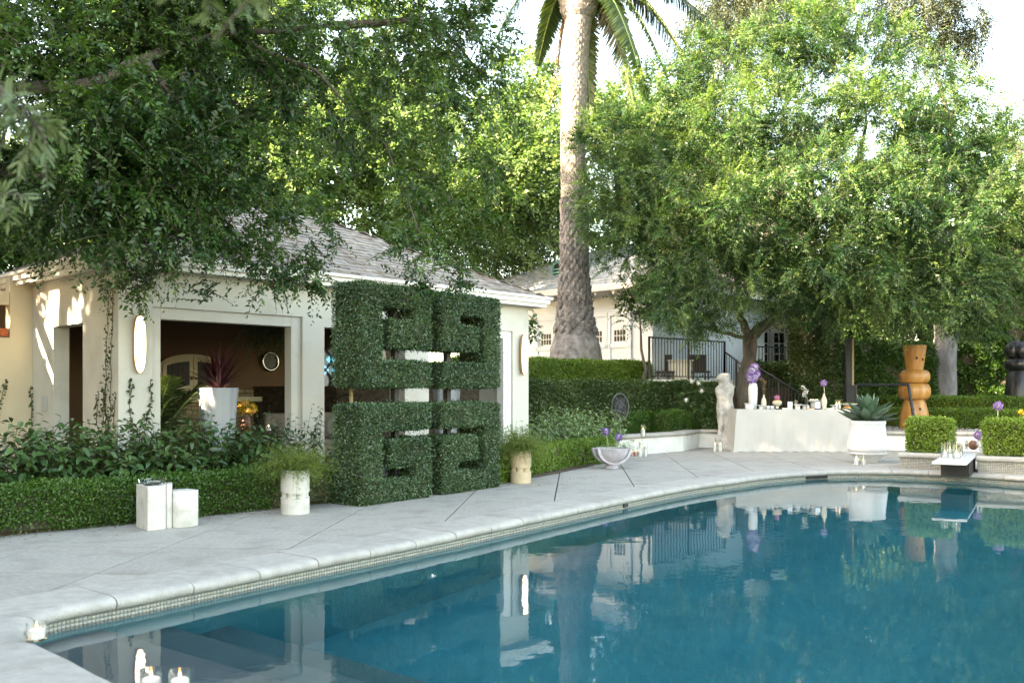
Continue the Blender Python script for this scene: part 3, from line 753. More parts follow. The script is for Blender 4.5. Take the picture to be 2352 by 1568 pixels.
for k in range(2):
    xa, xb = (0.02, cw/2-.006) if k == 0 else (cw/2+.006, cw-.02)
    d = xz(arch(xa, xb, 0.0, ch*.60, ch*.38), -.085, -.0605).obj('door', MAT['cream'], t)
    xz(arch(xa+.07, xb-.07, .16, ch*.52, ch*.36), -.089, -.0855).obj('glass', MAT['glassdark'], d)
    bb = B()
    for i in range(1, 4): xx = xa+.07+(xb-xa-.14)*i/4; bb.box(xx-.005, xx+.005, -.094, -.0892, .16, ch*.80)
    bb.box(xa+.07, xb-.07, -.0945, -.0892, ch*.42, ch*.42+.01)
    bb.obj('glazing_bars', MAT['ceiling'], d)
    B().sphere((cw/2+(-.04 if k == 0 else .04), -.10, ch*.42), .022, 8, 6).obj('knob', MAT['black'], d)
B().box(-.1, cw+.75, -.16, -.001, -.14, -.05).obj('shelf', MAT['cream'], t, bevel=.01)
a_, z_ = backpt(618, 830)
t = thing('round_mirror', 'round chrome rimmed mirror on the brown back wall', 'mirror', pav(a_, DEP-.215, z_), TH)
ri = [(.165*math.cos(2*math.pi*i/32), -.03, .165*math.sin(2*math.pi*i/32)) for i in range(32)]
B().tube(ri, .028, 8, True).obj('rim', MAT['chrome'], t, smooth=60)
xz([(.15*math.cos(2*math.pi*i/32), .15*math.sin(2*math.pi*i/32)) for i in range(32)], -.03, -.005).obj('glass', MAT['mirror'], t)
# lattice screen with blue diamonds at the back
a_, z_ = backpt(766, 850)
t = thing('lattice_screen', 'dark lattice screen with blue and white panes behind the sculpture', 'screen', pav(a_, DEP-.3, z_), TH)
xz([(-.65, -.42), (.65, -.42), (.65, .42), (-.65, .42)], .03, .04).obj('pane', MAT['panelight'], t)
bb = B()
for i in range(-3, 4):
    for sg in (-1, 1):
        pts = [(i*.26+sg*.13*math.sin(math.pi*k/8), 0, -.42+.84*k/16) for k in range(17)]; bb.tube(pts, .016, 5)
for zz in (-.43, .43): bb.box(-.7, .7, -.02, .025, zz-.03, zz+.03)
bb.box(-.72, -.66, -.02, .025, -.46, .46); bb.box(.66, .72, -.02, .025, -.46, .46); bb.obj('lattice', MAT['black'], t)
for i in (-2, -1, 0, 1, 2):
    for zz in (0, .21):
        xz([(i*.26-.1+(.13 if zz else 0), zz), (i*.26+(.13 if zz else 0), zz-.09), (i*.26+.1+(.13 if zz else 0), zz), (i*.26+(.13 if zz else 0), zz+.09)], .012, .029).obj('blue_pane', MAT['blue'], t)
# sofa along the back and a cushion
q = pav(fa(772, 2.6), 2.6)
t = thing('sofa', 'brown fabric sofa under the pavilion roof behind the sculpture', 'sofa', (q.x, q.y, .045), TH)
B().box(-1.2, 1.0, -.4, .4, .12, .42).obj('seat', MAT['sofa'], t, bevel=.05, seg=3); B().box(-1.2, 1.0, .3, .5, .42, .85).obj('backrest', MAT['sofa'], t, bevel=.05, seg=3)
B().box(-1.4, -1.2, -.4, .5, .12, .65).obj('arm', MAT['sofa'], t, bevel=.05, seg=3); B().box(1.0, 1.2, -.4, .5, .12, .65).obj('arm', MAT['sofa'], t, bevel=.05, seg=3)
for sx in (-1.1, .9):
    for sy in (-.32, .4): B().box(sx, sx+.06, sy, sy+.06, 0, .12).obj('leg', MAT['black'], t)
B().sphere((q.x+.05, q.y-.2, .045+.62), .22, 14, 10, (1, .45, 1)).obj('cushion', MAT['plasterwhite']); cu = bpy.data.objects['cushion']; tag(cu, 'pale cushion leaning on the brown sofa', 'cushion')
# low table with yellow flowers and a candle
q = pav(fa(585, .9), .9)
t = thing('side_table', 'low dark side table behind the shrubs in the left opening', 'table', (q.x, q.y, .045), TH)
B().box(-.4, .4, -.3, .3, .62, .66).obj('top', MAT['ceiling'], t, bevel=.006)
for sx in (-.37, .33):
    for sy in (-.27, .23): B().box(sx, sx+.04, sy, sy+.04, 0, .62).obj('leg', MAT['ceiling'], t)

def ballflower(parent, c, r, mat, seed, n=130, name='flower_head', L=.4, off=None):
    rng = np.random.default_rng(seed); u = nrmz(rng.normal(0, 1, (n, 3))); p = np.array(c)+u*r*.72
    return leaves(name, p, u*.7+rng.normal(0, .5, (n, 3)), u+rng.normal(0, .5, (n, 3)), r*L*rng.uniform(.7, 1.2, n), r*L*.7, mat, parent, rng.random(n), off=off)
def core(parent, c, r, mat, name='flower_core'): return B().sphere(c, r, 10, 8).obj(name, mat, parent, smooth=True)

t = thing('flower_vase', 'bunch of yellow flowers in a dark vase inside the left opening', 'flowers', (q.x-.12, q.y, .707))
B().lathe([(.05, 0), (.08, .06), (.06, .16), (.05, .2)], 16).obj('vase', MAT['rust'], t, smooth=40)
for i in range(7):
    a = 2*math.pi*i/7; c = (.1*math.cos(a), .1*math.sin(a), .28+.05*(i % 3)); core(t, c, .04, MAT['orange'], 'flower_head'); ballflower(t, c, .07, LF['yellow'], i, 50, 'petals')

def candle(loc, label, rg=.045, hg=.10, rc=.036, hc=.05, group=None, wax='wax', glass=True, lit=True):
    t = thing('candle_glass' if glass else 'candle', label, 'candle', loc, 0, group)
    if glass:
        B().lathe([(rg*.96, 0), (rg, .004), (rg, hg), (rg-.0025, hg), (rg-.0025, .009), (rg*.4, .008)], 28).obj('glass', MAT['glass'], t, smooth=30)
    z = .0095 if glass else 0
    B().lathe([(rc, z), (rc, z+hc-.003), (rc-.003, z+hc), (rc*.5, z+hc-.004), (.004, z+hc-.004)], 22).obj('wax', MAT[wax], t, smooth=40)
    B().tube([(0, 0, z+hc-.004), (.001, 0, z+hc+.008)], .0015, 5).obj('wick', MAT['black'], t)
    if lit: B().lathe([(.001, z+hc+.006), (.0042, z+hc+.011), (.005, z+hc+.016), (.0034, z+hc+.023), (.0008, z+hc+.032)], 10).obj('flame', MAT['flame'], t, smooth=True)
    return t
candle((q.x+.22, q.y-.1, .707), 'small lit candle glass beside the yellow flowers', group='lit candles in glass')

def fronds(parent, origin, specs, lmat, off=(0, 0, 0), seed=1, leaf=.35, lw=.025, rach=.012, nleaf=40, droop=.5, name='frond', vee=.5, spread=.9):
    """pinnate palm fronds: specs = (azimuth, elevation, length, droop)"""
    rng = np.random.default_rng(seed)
    for k, (az, el, ln, dr) in enumerate(specs):
        d = np.array([math.cos(az)*math.cos(el), math.sin(az)*math.cos(el), math.sin(el)]); h = np.array([math.cos(az), math.sin(az), 0])
        ts = np.linspace(0, 1, 14); pts = [np.array(origin)+d*ln*t_+np.array([0, 0, -1.])*dr*ln*t_*t_ for t_ in ts]
        fo = B().tube([Vector(p) for p in pts], [rach*(1-.8*t_) for t_ in ts], 5).obj(name, MAT['stem'], parent)
        tt_ = np.repeat(np.linspace(.12, 1, nleaf), 2); sg = np.tile([1., -1.], nleaf)
        p = np.array(origin)+d*ln*tt_[:, None]+np.array([0, 0, -1.])*dr*ln*(tt_**2)[:, None]
        tan = nrmz(d*ln+np.array([0, 0, -1.])*2*dr*ln*tt_[:, None]); sd = nrmz(np.cross(tan, np.array([0, 0, 1.])+.02*rng.normal(0, 1, 3)))
        up = np.cross(sd, tan)
        ax = tan*.55+sd*(sg*spread)[:, None]+up*vee*.4+rng.normal(0, .06, p.shape); ax[:, 2] -= .18
        ll = leaf*np.sin(np.pi*np.clip(tt_*.86+.12, 0, 1))**.6*rng.uniform(.85, 1.1, len(tt_))
        ribbons('leaflets', p, ax, up+sd*(sg*-.5)[:, None], ll, lw, [.7, 1, .8, .1], lmat, fo, np.clip(.5+rng.normal(0, .2, len(tt_)), 0, 1), curl=.15)
def pot_palm(label, loc, specs, seed):
    t = thing('indoor_palm', label, 'palm', loc); B().lathe([(.16, 0), (.2, .3), (.19, .32), (.17, .3)], 20).obj('pot', MAT['black'], t, smooth=40)
    fronds(t, (0, 0, .3), specs, LF['palm'], seed=seed, leaf=.34, lw=.03, nleaf=34); return t
q = pav(fa(345, .8), 1.0); pot_palm('dark potted palm arching into the left opening', (q.x, q.y, .045), [(R(-20), R(62), 1.25, .42), (R(-60), R(65), 1.2, .4), (R(150), R(70), 1.3, .3), (R(60), R(60), 1.1, .4), (R(10), R(75), 1.35, .35)], 4)
q = pav(fa(775, 3.6), 3.8); pot_palm('feathery potted palm in front of the lattice screen', (q.x, q.y, .045), [(R(a), R(58+a % 17), 1.5, .35) for a in range(0, 360, 45)], 6)
q = pav(1.0, s190+.35); pot_palm('dark potted palm inside the narrow side opening', (q.x, q.y, .045), [(R(a), R(64+a % 13), 1.7, .3) for a in range(0, 360, 40)], 8)
# hanging dried bunch under the ceiling
q = pav(fa(622, 1.7), 1.7)
t = thing('hanging_plant', 'dark trailing plant hanging from the pavilion ceiling', 'hanging plant', (q.x, q.y, 2.72))
B().tube([(0, 0, 0), (0, 0, -.25)], .006, 6).obj('cord', MAT['black'], t)
rng = np.random.default_rng(9); a = sprays([(0, 0, -.42, .42, .42, .22, 120)], rng, nl=16, tl=(.2, .5), L=.09, W=.02, droop=.7)
leaves('foliage', *a[:5], LF['palm'], t, a[5])

# ------------------------------------------------------------------ garage, terraces, walls behind
for nm, poly, z1, mt in (('upper_terrace', [(-3.2, 16.6), (.6, 18.9), (5.35, 22.85), (7.2, 23.4), (7.2, 60), (-16, 60), (-16, 20)], 1.36, 'soil'),
                         ('gravel_terrace', [(7.2, 20.12), (8.45, 19.75), (17, 18.0), (24, 18), (24, 60), (7.2, 60)], .40, 'gravel')):
    o = B().prism(poly, -.5, z1).obj(nm, MAT[mt]); tag(o, None, None, None, 'structure')
# loose gravel stones on the terrace near the totem
rng = np.random.default_rng(21); n = 9000
gp = np.stack([rng.uniform(7.3, 12.5, n), rng.uniform(19.7, 24.5, n), np.full(n, .402)], 1)
leaves('gravel', gp, np.concatenate([rng.normal(0, 1, (n, 2)), rng.uniform(0, .3, (n, 1))], 1), np.array([0, 0, 1.])+rng.normal(0, .4, (n, 3)), rng.uniform(.02, .04, n), rng.uniform(.02, .035, n),
       leafmat('gravel_stone', [(.2, .19, .18), (.42, .41, .39), (.6, .58, .55)], .9, 0), None, rng.random(n), fold=.5, droop=-.1)
tag(bpy.data.objects['gravel'], 'loose pale gravel around the carved totem', None, None, 'stuff')

GC = P(1420, 900, 25.0); GC.z = 1.36
gr = thing('garage', 'white garage with panelled doors and grey hipped roof behind the palm', 'garage', GC, TH)
# local x into the building (away from the camera), local y along its front to the left
GL0, GL1, GH = -1.15, 6.2, 2.72
B().box(0, .2, GL0, GL1, 0, GH).box(.2, 6, GL0, GL0+.2, 0, GH).box(.2, 6, GL1-.2, GL1, 0, GH).obj('wall', MAT['garage'], gr)
def gy_(px):
    u = (px-CX)/F; return (GC.y*u-GC.x)/(D2.x-u*D2.y)
def gdoor(py0, py1):
    d = B(); a0, a1 = min(py0, py1), max(py0, py1)
    d.box(-.03, -.001, a0, a1, .02, 2.1); o = d.obj('garage_door', MAT['garage'], gr)
    e = B(); wz0, wz1 = 1.27, 1.60
    for (y0_, y1_, z0_, z1_) in ((a0, a1, 1.98, 2.1), (a0, a1, 1.10, 1.2), (a0, a0+.1, .02, 1.979), (a1-.1, a1, .02, 1.979), (a0+.101, a1-.101, .02, .2)): e.box(-.06, -.031, y0_, y1_, z0_, z1_)
    e.obj('door_rails', MAT['garage'], o, bevel=.006)
    cols = 4; mid = (a0+a1)/2; ww = min(.46, (a1-a0)*.5); cwid = ww/cols
    for r_ in range(2):
        for c_ in range(cols):
            ya = mid-ww/2+cwid*c_+.012; za = wz0+(wz1-wz0)/2*r_+.012
            B().box(-.034, -.0305, ya, ya+cwid-.024, za, za+(wz1-wz0)/2-.024).obj('window_pane', MAT['glassdark'], o)
for px in (1256, 1372, 1425):
    c = gy_(px); gdoor(c-.40, c+.40)
B().box(-.05, -.002, gy_(1312)-.1, gy_(1312)+.1, 0, 2.2).obj('pilaster', MAT['garage'], gr)
OVG = .6; gz, grz = GH+.05, GH+1.75; gx0, gx1 = -OVG, 6+OVG; gy0, gy1 = GL0-OVG, GL1+OVG; gm = 3.0; run = gm+OVG
groof = B().add([(gx0, gy0, gz), (gx0, gy1, gz), (gx1, gy1, gz), (gx1, gy0, gz), (gm, gy0+run, grz), (gm, gy1-run, grz)], [(0, 4, 5, 1), (1, 5, 2), (2, 5, 4, 3), (3, 4, 0), (0, 1, 2, 3)]).obj('roof', MAT['roofdeck'], gr)
b = B(); b.box(gx0-.06, gx0-.002, gy0-.06, gy1+.06, gz-.15, gz+.03); b.box(gx0, gx1, gy0-.06, gy0-.002, gz-.15, gz+.03); b.box(gx0, gx1, gy1+.002, gy1+.06, gz-.15, gz+.03); b.obj('gutter', MAT['trim'], gr, bevel=.012)
b = B(); b.box(gx0, -.002, gy0, gy1, gz-.12, gz-.09)
for k in range(12): yy = gy0+.2+.62*k; b.box(gx0+.02, -.002, yy, yy+.07, gz-.24, gz-.121)
b.obj('rafters', MAT['trim'], gr)
MAT['slate2'] = M('pale_slate', (.32, .335, .35), (.48, .495, .505), 6, .75, .3, 60)
sl2 = math.hypot(run, grz-gz); c2, s2 = run/sl2, (grz-gz)/sl2
shingle_roof(groof, [((gx0, gy1, gz), (0, -1, 0), (c2, 0, s2), (0, gy1-gy0), (run, gy1-gy0-run), sl2), ((gx1, gy1, gz), (-1, 0, 0), (0, -c2, s2), (0, gx1-gx0), (run, run+.01), sl2)],
             MAT['slate2'], .19, .30, .025, lambda p: (0 if p.x < gm else 50)+abs(p.y-2.2), 300, 6)
# verdigris louvred vent on the garage roof
vy = gy_(1285); vz = gz+s2/c2*1.35+.02
vt = thing('roof_vent', 'pale green louvred dormer vent on the garage roof', 'roof vent', GC+D1*.75+D2*(vy+.72)+Vector((0, 0, vz-.28)), TH)
poly = [(-.2, 0), (.2, 0)]+[(.2*math.cos(math.pi*i/10), .46+.2*math.sin(math.pi*i/10)) for i in range(11)]
q_ = B(); n_ = len(poly); q_.add([(0, p[0], p[1]) for p in poly]+[(1.1, p[0], p[1]) for p in poly], [tuple(range(n_-1, -1, -1)), tuple(range(n_, 2*n_))]+[(i, (i+1) % n_, n_+(i+1) % n_, n_+i) for i in range(n_)])
q_.obj('hood', MAT['copper'], vt)
q_ = B()
q_.tube([(-.01, p[0], p[1]) for p in poly], .035, 6, True); q_.obj('frame', MAT['copper'], vt)
for k in range(5): B().add([(-.012, -.165, .08+.1*k), (-.012, .165, .08+.1*k), (-.07, .165, .035+.1*k), (-.07, -.165, .035+.1*k), (-.012, -.165, .07+.1*k), (-.012, .165, .07+.1*k), (-.07, .165, .025+.1*k), (-.07, -.165, .025+.1*k)], [(0,1,2,3),(7,6,5,4),(3,2,6,7),(0,3,7,4),(1,0,4,5),(2,1,5,6)]).obj('louvre', MAT['copper'], vt)
q_ = B().add([(-.005, p[0]*.95, p[1]*.98+.01) for p in poly], [tuple(range(n_-1, -1, -1))]); q_.obj('opening', MAT['black'], vt)

# house behind the fork of the right tree
HW = 30.0
hx0, hx1 = P(1470, 0, HW).x, P(1868, 0, HW).x
hs = thing('cream_house', 'cream rendered house with white french windows behind the tree fork', 'house', (hx0, HW, 1.0))
B().box(0, hx1-hx0, 0, .3, 0, 8).box(hx1-hx0-.3, hx1-hx0, .3, 6, 0, 8).obj('wall', MAT['wallwarm'], hs)
def fwin(px0, px1, py0, py1):
    a0, a1 = P(px0, 0, HW).x-hx0, P(px1, 0, HW).x-hx0; z1, z0 = P(0, py0, HW).z-1, P(0, py1, HW).z-1
    fr = B(); fr.box(a0-.1, a0, -.06, -.002, z0, z1); fr.box(a1, a1+.1, -.06, -.002, z0, z1); fr.box(a0-.12, a1+.12, -.08, -.002, z1, z1+.12); fr = fr.obj('french_window', MAT['trim'], hs)
    B().box(a0, a1, -.02, -.003, z0, z1).obj('pane', MAT['glassdark'], fr)
    q_ = B(); q_.box((a0+a1)/2-.02, (a0+a1)/2+.02, -.045, -.021, z0, z1)
    for k in (1, 2, 3): zz = z0+(z1-z0)*k/4; q_.box(a0, a1, -.044, -.0215, zz-.02, zz+.02)
    q_.obj('glazing_bars', MAT['trim'], fr)
fwin(1741, 1762, 765, 860); fwin(1777, 1800, 765, 860); fwin(1600, 1625, 765, 860)

def railing(label, p0, p1, h, sp, name='iron_railing', group='black iron railings on the terrace', z1=None):
    p0, p1 = Vector(p0), Vector(p1); t = thing(name, label, 'railing', p0, 0, group); d = p1-p0; n_ = max(2, int(d.length/sp)); up = Vector((0, 0, 1))
    for hh, r_ in ((h, .02), (.08, .014)): B().tube([up*hh, d+up*hh], r_, 6).obj('rail', MAT['iron'], t)
    for i in (0, n_//2, n_):
        q_ = d*(i/n_); B().box(-.025, .025, -.025, .025, 0, h+.02).obj('post', MAT['iron'], t, loc=q_)
    bm_ = B().box(-.009, .009, -.009, .009, .08, h).mesh('baluster'); bm_.materials.append(MAT['iron'])
    for i in range(n_):
        if i not in (0, n_//2): link('baluster', bm_, None, t, d*(i/n_))
    return t
fz = 1.55; f0 = P(1491, 0, 21.6); f1 = P(1664, 0, 23.6)
o = B().prism([(f0.x-.15, f0.y-.12), (f1.x+.4, f1.y-.12), (f1.x+.4, f1.y+.2), (f0.x-.15, f0.y+.2)], 1.30, fz).obj('terrace_kerb', MAT['trim']); tag(o, None, None, None, 'structure')
railing('tall black railing between the garage corner and the tree', (f0.x, f0.y, fz), (f1.x, f1.y, fz), 1.0, .115)
s0 = P(1664, 0, 23.6); s1 = P(1720, 0, 22.6)
railing('sloping black stair railing left of the tree trunk', (s0.x, s0.y, fz-.25), (s1.x, s1.y, fz-.75), 1.0, .115)
h0 = P(1728, 0, 26.0); h1 = P(1868, 0, 27.0)
railing('black railing in front of the french windows', (h0.x, h0.y, 1.45), (h1.x, h1.y, 1.45), 1.1, .12)
k0, k1 = P(1738, 0, 23.2), P(1850, 0, 21.6)
railing('low black stair railing behind the buffet table', (k0.x, k0.y, 1.0), (k1.x, k1.y, .25), .9, .12)
# white table and dark chairs behind the railing
q = P(1560, 0, 24.6); t = thing('terrace_table', 'white table cloth covered table behind the black railing', 'table', (q.x, q.y, 1.36)); B().box(-.3, .3, -.3, .3, .0, .72).obj('table_skirt', MAT['trim'], t, bevel=.03); B().box(-.34, .34, -.34, .34, .721, .75).obj('table_top', MAT['trim'], t)
for px, lb in ((1526, 'dark terrace chair left of the white terrace table'), (1606, 'dark terrace chair right of the white terrace table')):
    q = P(px, 0, 24.4); t = thing('terrace_chair', lb, 'chair', (q.x, q.y, 1.36), 0, 'dark chairs on the terrace')
    B().box(-.24, .24, -.24, .24, .40, .45).obj('seat', MAT['black'], t); B().box(-.24, .24, .2, .25, .45, .9).obj('backrest', MAT['black'], t)
    for sx in (-.22, .18):
        for sy in (-.22, .18): B().box(sx, sx+.04, sy, sy+.04, 0, .40).obj('leg', MAT['black'], t)

# low white garden walls with grey coping
W0, W1, W2, W3, W4, W5 = G(1433, 1047), G(1569, 1035.5), Vector((4.22, 20.5, 0)), Vector((4.75, 20.3, 0)), Vector((8.45, 19.45, 0)), Vector((17.5, 17.6, 0))
wallp = [W0-(W1-W0).normalized()*.8, W1, W2, W3, W4, W5]
gw = thing('garden_wall', 'low white planter wall with grey bullnose coping behind the deck', 'garden wall', (0, 0, 0))
B().prism(strip_poly(wallp, .22), 0, .325).obj('wall', MAT['gardenwall'], gw)
cpw = []
for i in range(len(wallp)-1):
    a, c = wallp[i], wallp[i+1]; d = (c-a); L_ = d.length; d.normalize(); nn = Vector((d.y, -d.x, 0)); k = max(1, round(L_/1.1))
    for j in range(k):
        e0, e1 = a+d*(L_*j/k+(.003 if j else .0)), a+d*(L_*(j+1)/k-.004); rings = []
        for e in (e0, e1):
            rings.append([(e.x+nn.x*o, e.y+nn.y*o, z) for o, z in ((-.30, .326), (-.30, .405), (.02, .405), (.045, .395), (.06, .37), (.045, .338), (.02, .326))])
        B().loft(rings).obj('coping_stone', MAT['coping'], gw, smooth=50)
bed = B().prism([(W0.x-.8, W0.y-.5), (W1.x-.12, W1.y+.12), (W2.x-.02, W2.y+.14), (W3.x, W3.y+.12), (7.19, 20.0), (7.19, 23.3), (5.36, 22.8), (.62, 18.85)], .0, .30).obj('planting_bed', MAT['soil']); tag(bed, None, None, None, 'structure')
lb_ = [tuple((H0+hedge_d*-4+D2*.12).xy), tuple((H0+hedge_d*4.6+D2*.12).xy), (.1, 12.85), (.75, 14.1), (1.3, 15.3), (1.75, 16.4), (2.0, 17.3), (1.2, 19.2), (-1.2, 17.6), tuple((H0+hedge_d*6+D2*1.93).xy), tuple((H0+hedge_d*-4+D2*1.93).xy)]
o = B().prism(lb_, -.01, .03).obj('left_bed', MAT['soil']); o.name = 'soil_bed'; tag(o, None, None, None, 'structure')
# ------------------------------------------------------------------ hedges
def hp(s, off): q_ = H0+hedge_d*s+D2*off; return (q_.x, q_.y)
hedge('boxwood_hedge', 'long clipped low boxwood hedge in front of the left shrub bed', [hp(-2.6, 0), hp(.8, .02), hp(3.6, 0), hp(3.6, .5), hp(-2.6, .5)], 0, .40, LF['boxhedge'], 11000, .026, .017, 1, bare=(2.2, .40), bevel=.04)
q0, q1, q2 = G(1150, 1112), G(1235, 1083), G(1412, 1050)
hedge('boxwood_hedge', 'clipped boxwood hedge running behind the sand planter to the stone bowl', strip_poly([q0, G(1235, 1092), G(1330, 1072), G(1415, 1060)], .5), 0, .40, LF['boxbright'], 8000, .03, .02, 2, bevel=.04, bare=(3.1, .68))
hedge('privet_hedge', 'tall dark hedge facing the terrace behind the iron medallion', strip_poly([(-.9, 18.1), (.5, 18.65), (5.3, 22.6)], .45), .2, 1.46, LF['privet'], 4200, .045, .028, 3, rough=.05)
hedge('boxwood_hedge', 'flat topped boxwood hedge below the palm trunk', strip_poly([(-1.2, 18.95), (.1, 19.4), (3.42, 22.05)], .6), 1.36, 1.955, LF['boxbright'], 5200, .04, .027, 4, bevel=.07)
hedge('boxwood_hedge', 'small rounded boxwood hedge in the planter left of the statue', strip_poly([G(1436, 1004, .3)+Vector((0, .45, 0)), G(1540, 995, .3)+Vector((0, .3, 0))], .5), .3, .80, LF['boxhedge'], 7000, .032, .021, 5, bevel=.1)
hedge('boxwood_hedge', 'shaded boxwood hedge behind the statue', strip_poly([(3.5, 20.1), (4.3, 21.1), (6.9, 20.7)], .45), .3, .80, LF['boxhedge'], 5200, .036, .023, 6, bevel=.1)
hedge('ivy_hedge', 'dark leafy hedge under the house railing behind the table', strip_poly([P(1735, 0, 24.6), P(1868, 0, 24.9)], .9), .3, 2.0, LF['privet'], 2600, .06, .036, 7, rough=.08)
hedge('ivy_hedge', 'very dark tall ivy column left of the black post', strip_poly([P(1866, 0, 22.6), P(1938, 0, 22.9)], 1.0), .3, 3.4, LF['privet'], 2400, .06, .036, 8, rough=.08, bevel=.12)
hedge('ivy_hedge', 'green ivy hedge behind the agave pot and totem', strip_poly([P(1950, 0, 23.8), P(2150, 0, 25.2)], 1.0), .3, 2.60, LF['ficus'], 3000, .065, .036, 9, rough=.09, bevel=.12)
hedge('vine_wall', 'tall vine covered boundary on the right behind the black totem', strip_poly([P(2120, 0, 28.0), P(2420, 0, 26.5), (18.5, 22)], 1.2), .3, 7.2, LF['ficus'], 2600, .10, .058, 10, rough=.22, bevel=.3, cat='hedge')
def arcpts(c, r, a0, a1, n=14): return [(c[0]+r*math.cos(R(a0+(a1-a0)*i/n)), c[1]+r*math.sin(R(a0+(a1-a0)*i/n))) for i in range(n+1)]
def roundhedge(label, c, r0, r1, a0, a1, z0, z1, mat, seed, dens, L_):
    hedge('boxwood_hedge', label, arcpts(c, r0, a0, a1)+arcpts(c, r1, a1, a0), z0, z1, mat, dens, L_, L_*.66, seed, bevel=.09, rough=.03)
cc = (13.2, 24.0)
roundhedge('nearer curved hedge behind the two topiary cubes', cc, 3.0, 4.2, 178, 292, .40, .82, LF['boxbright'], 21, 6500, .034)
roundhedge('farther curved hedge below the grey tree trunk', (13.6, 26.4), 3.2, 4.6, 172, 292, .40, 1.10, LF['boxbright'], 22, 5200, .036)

# ------------------------------------------------------------------ topiary double letters
GU = Vector((.585, .811, 0)); GN = Vector((-.811, .585, 0)); G0 = Vector((-1.634, 9.93, 0)); ga_ = math.atan2(GU.y, GU.x)
gs = thing('hedge_sculpture', 'giant square emblem of four interlocking clipped hedge letters', 'hedge sculpture', G0, ga_)
PW, PD, BT = 1.17, .50, .315
def letter(h):
    """G seen from the front, opening on the right between top bar and tongue"""
    t1, t2, t3 = .25, .39, .705
    return [(0, 0), (PW, 0), (PW, t3), (.46, t3), (.46, t2), (.85, t2), (.85, t1), (.335, t1), (.335, h-.30), (PW, h-.30), (PW, h), (0, h)]
for k, (ux, flip, z0, up) in enumerate(((0, False, 0, False), (0, False, 1.31, True), (1.377, True, 0, False), (1.377, True, 1.31, True))):
    h = 1.115 if not up else 1.16
    pl = letter(h)
    if up: pl = [(x, h-z) for x, z in pl]
    if flip: pl = [(PW-x, z) for x, z in pl]
    ar_ = sum(pl[i][0]*pl[(i+1) % 12][1]-pl[(i+1) % 12][0]*pl[i][1] for i in range(12))
    if ar_ < 0: pl = pl[::-1]
    q_ = B(); n_ = 12
    q_.add([(p[0]+ux, 0, p[1]+z0) for p in pl]+[(p[0]+ux, PD, p[1]+z0) for p in pl], [tuple(range(n_)), tuple(range(2*n_-1, n_-1, -1))]+[(i, n_+i, n_+(i+1) % n_, (i+1) % n_) for i in range(n_)])
    me = q_.mesh('letter_panel', False, .035, 2); tri(me)
    lp = link('letter_panel', me, MAT['twigcore'], gs)
    rng = np.random.default_rng(30+k); p, nn = surf_samples(me, 11500, rng); kp = nn[:, 1] < .5; p, nn = p[kp], nn[kp]; N_ = len(p)
    p = p+nn*(rng.normal(0, .009, (N_, 1))+.009*wave(p, 6, k)[:, None]-.014)
    ax = nn*.75+rng.normal(0, .6, (N_, 3)); ax[:, 2] += .1
    sc = rng.uniform(.7, 1.25, N_)
    sh_ = rng.random(N_) < .02; p[sh_] += nn[sh_]*rng.uniform(.01, .045, (sh_.sum(), 1))
    leaves('foliage', p, ax, nn+rng.normal(0, .6, (N_, 3)), .0215*sc, .0145*sc, LF['topiary'], lp, np.clip(.5+.18*wave(p, 4, k+9)+rng.normal(0, .22, N_), 0, 1))
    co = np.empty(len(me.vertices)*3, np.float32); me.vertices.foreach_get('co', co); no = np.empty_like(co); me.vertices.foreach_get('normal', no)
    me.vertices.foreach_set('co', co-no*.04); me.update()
for ux in (.78, 1.377+.36): B().box(ux-.035, ux+.035, PD*.5-.035, PD*.5+.035, .02, 2.3).obj('steel_post', MAT['black'], gs)
B().box(.26, .29, PD-.06, PD-.03, 1.0, 1.5).obj('steel_post', MAT['tan'], gs)

# ------------------------------------------------------------------ trees
UPV = Vector((0, 0, 1))
def CL(lst, n, k=1.0):
    o = []
    for (x, y, Y, r) in lst:
        p = P(x, y, Y); o.append((p.x, p.y, p.z, r*1.15, r, r*.85, max(6, int(n*r*r*k))))
    return o
# overhanging tree on the left
lt = [(-60, 60, 9.5, .9), (60, 180, 9.0, .9), (40, 330, 9.4, .85), (50, 430, 9.8, .65), (180, 60, 9.6, .85), (200, 270, 8.8, .8), (180, 420, 9.2, .8), (170, 500, 9.6, .45), (290, 150, 10.0, .8), (330, 330, 9.3, .75), (300, 480, 9.2, .7), (300, 590, 9.3, .32),
      (430, 50, 10.2, .8), (420, 230, 9.8, .7), (450, 400, 9.6, .7), (420, 530, 9.5, .5), (560, 130, 10.3, .75), (560, 320, 10.0, .7), (540, 470, 10.0, .55), (660, 40, 10.6, .75), (680, 230, 10.4, .7), (690, 420, 10.3, .55), (660, 560, 10.2, .35), (680, 620, 10.2, .22),
      (800, 110, 10.8, .75), (830, 320, 10.6, .6), (800, 480, 10.6, .42), (930, 60, 11.0, .75), (960, 240, 10.8, .6), (960, 410, 10.6, .5), (950, 540, 10.3, .4), (985, 630, 10.1, .25), (1070, 60, 11.2, .6), (1090, 180, 11.0, .5), (1090, 320, 10.8, .42), (1170, 240, 11.0, .24),
      (1050, 480, 10.8, .3), (-80, 440, 9.8, .6), (0, -120, 9.5, 1.1), (300, -150, 10, 1.2), (620, -150, 10.4, 1.2), (900, -140, 10.8, 1.0)]
lbase = Vector((-8.6, 9.6, 0))
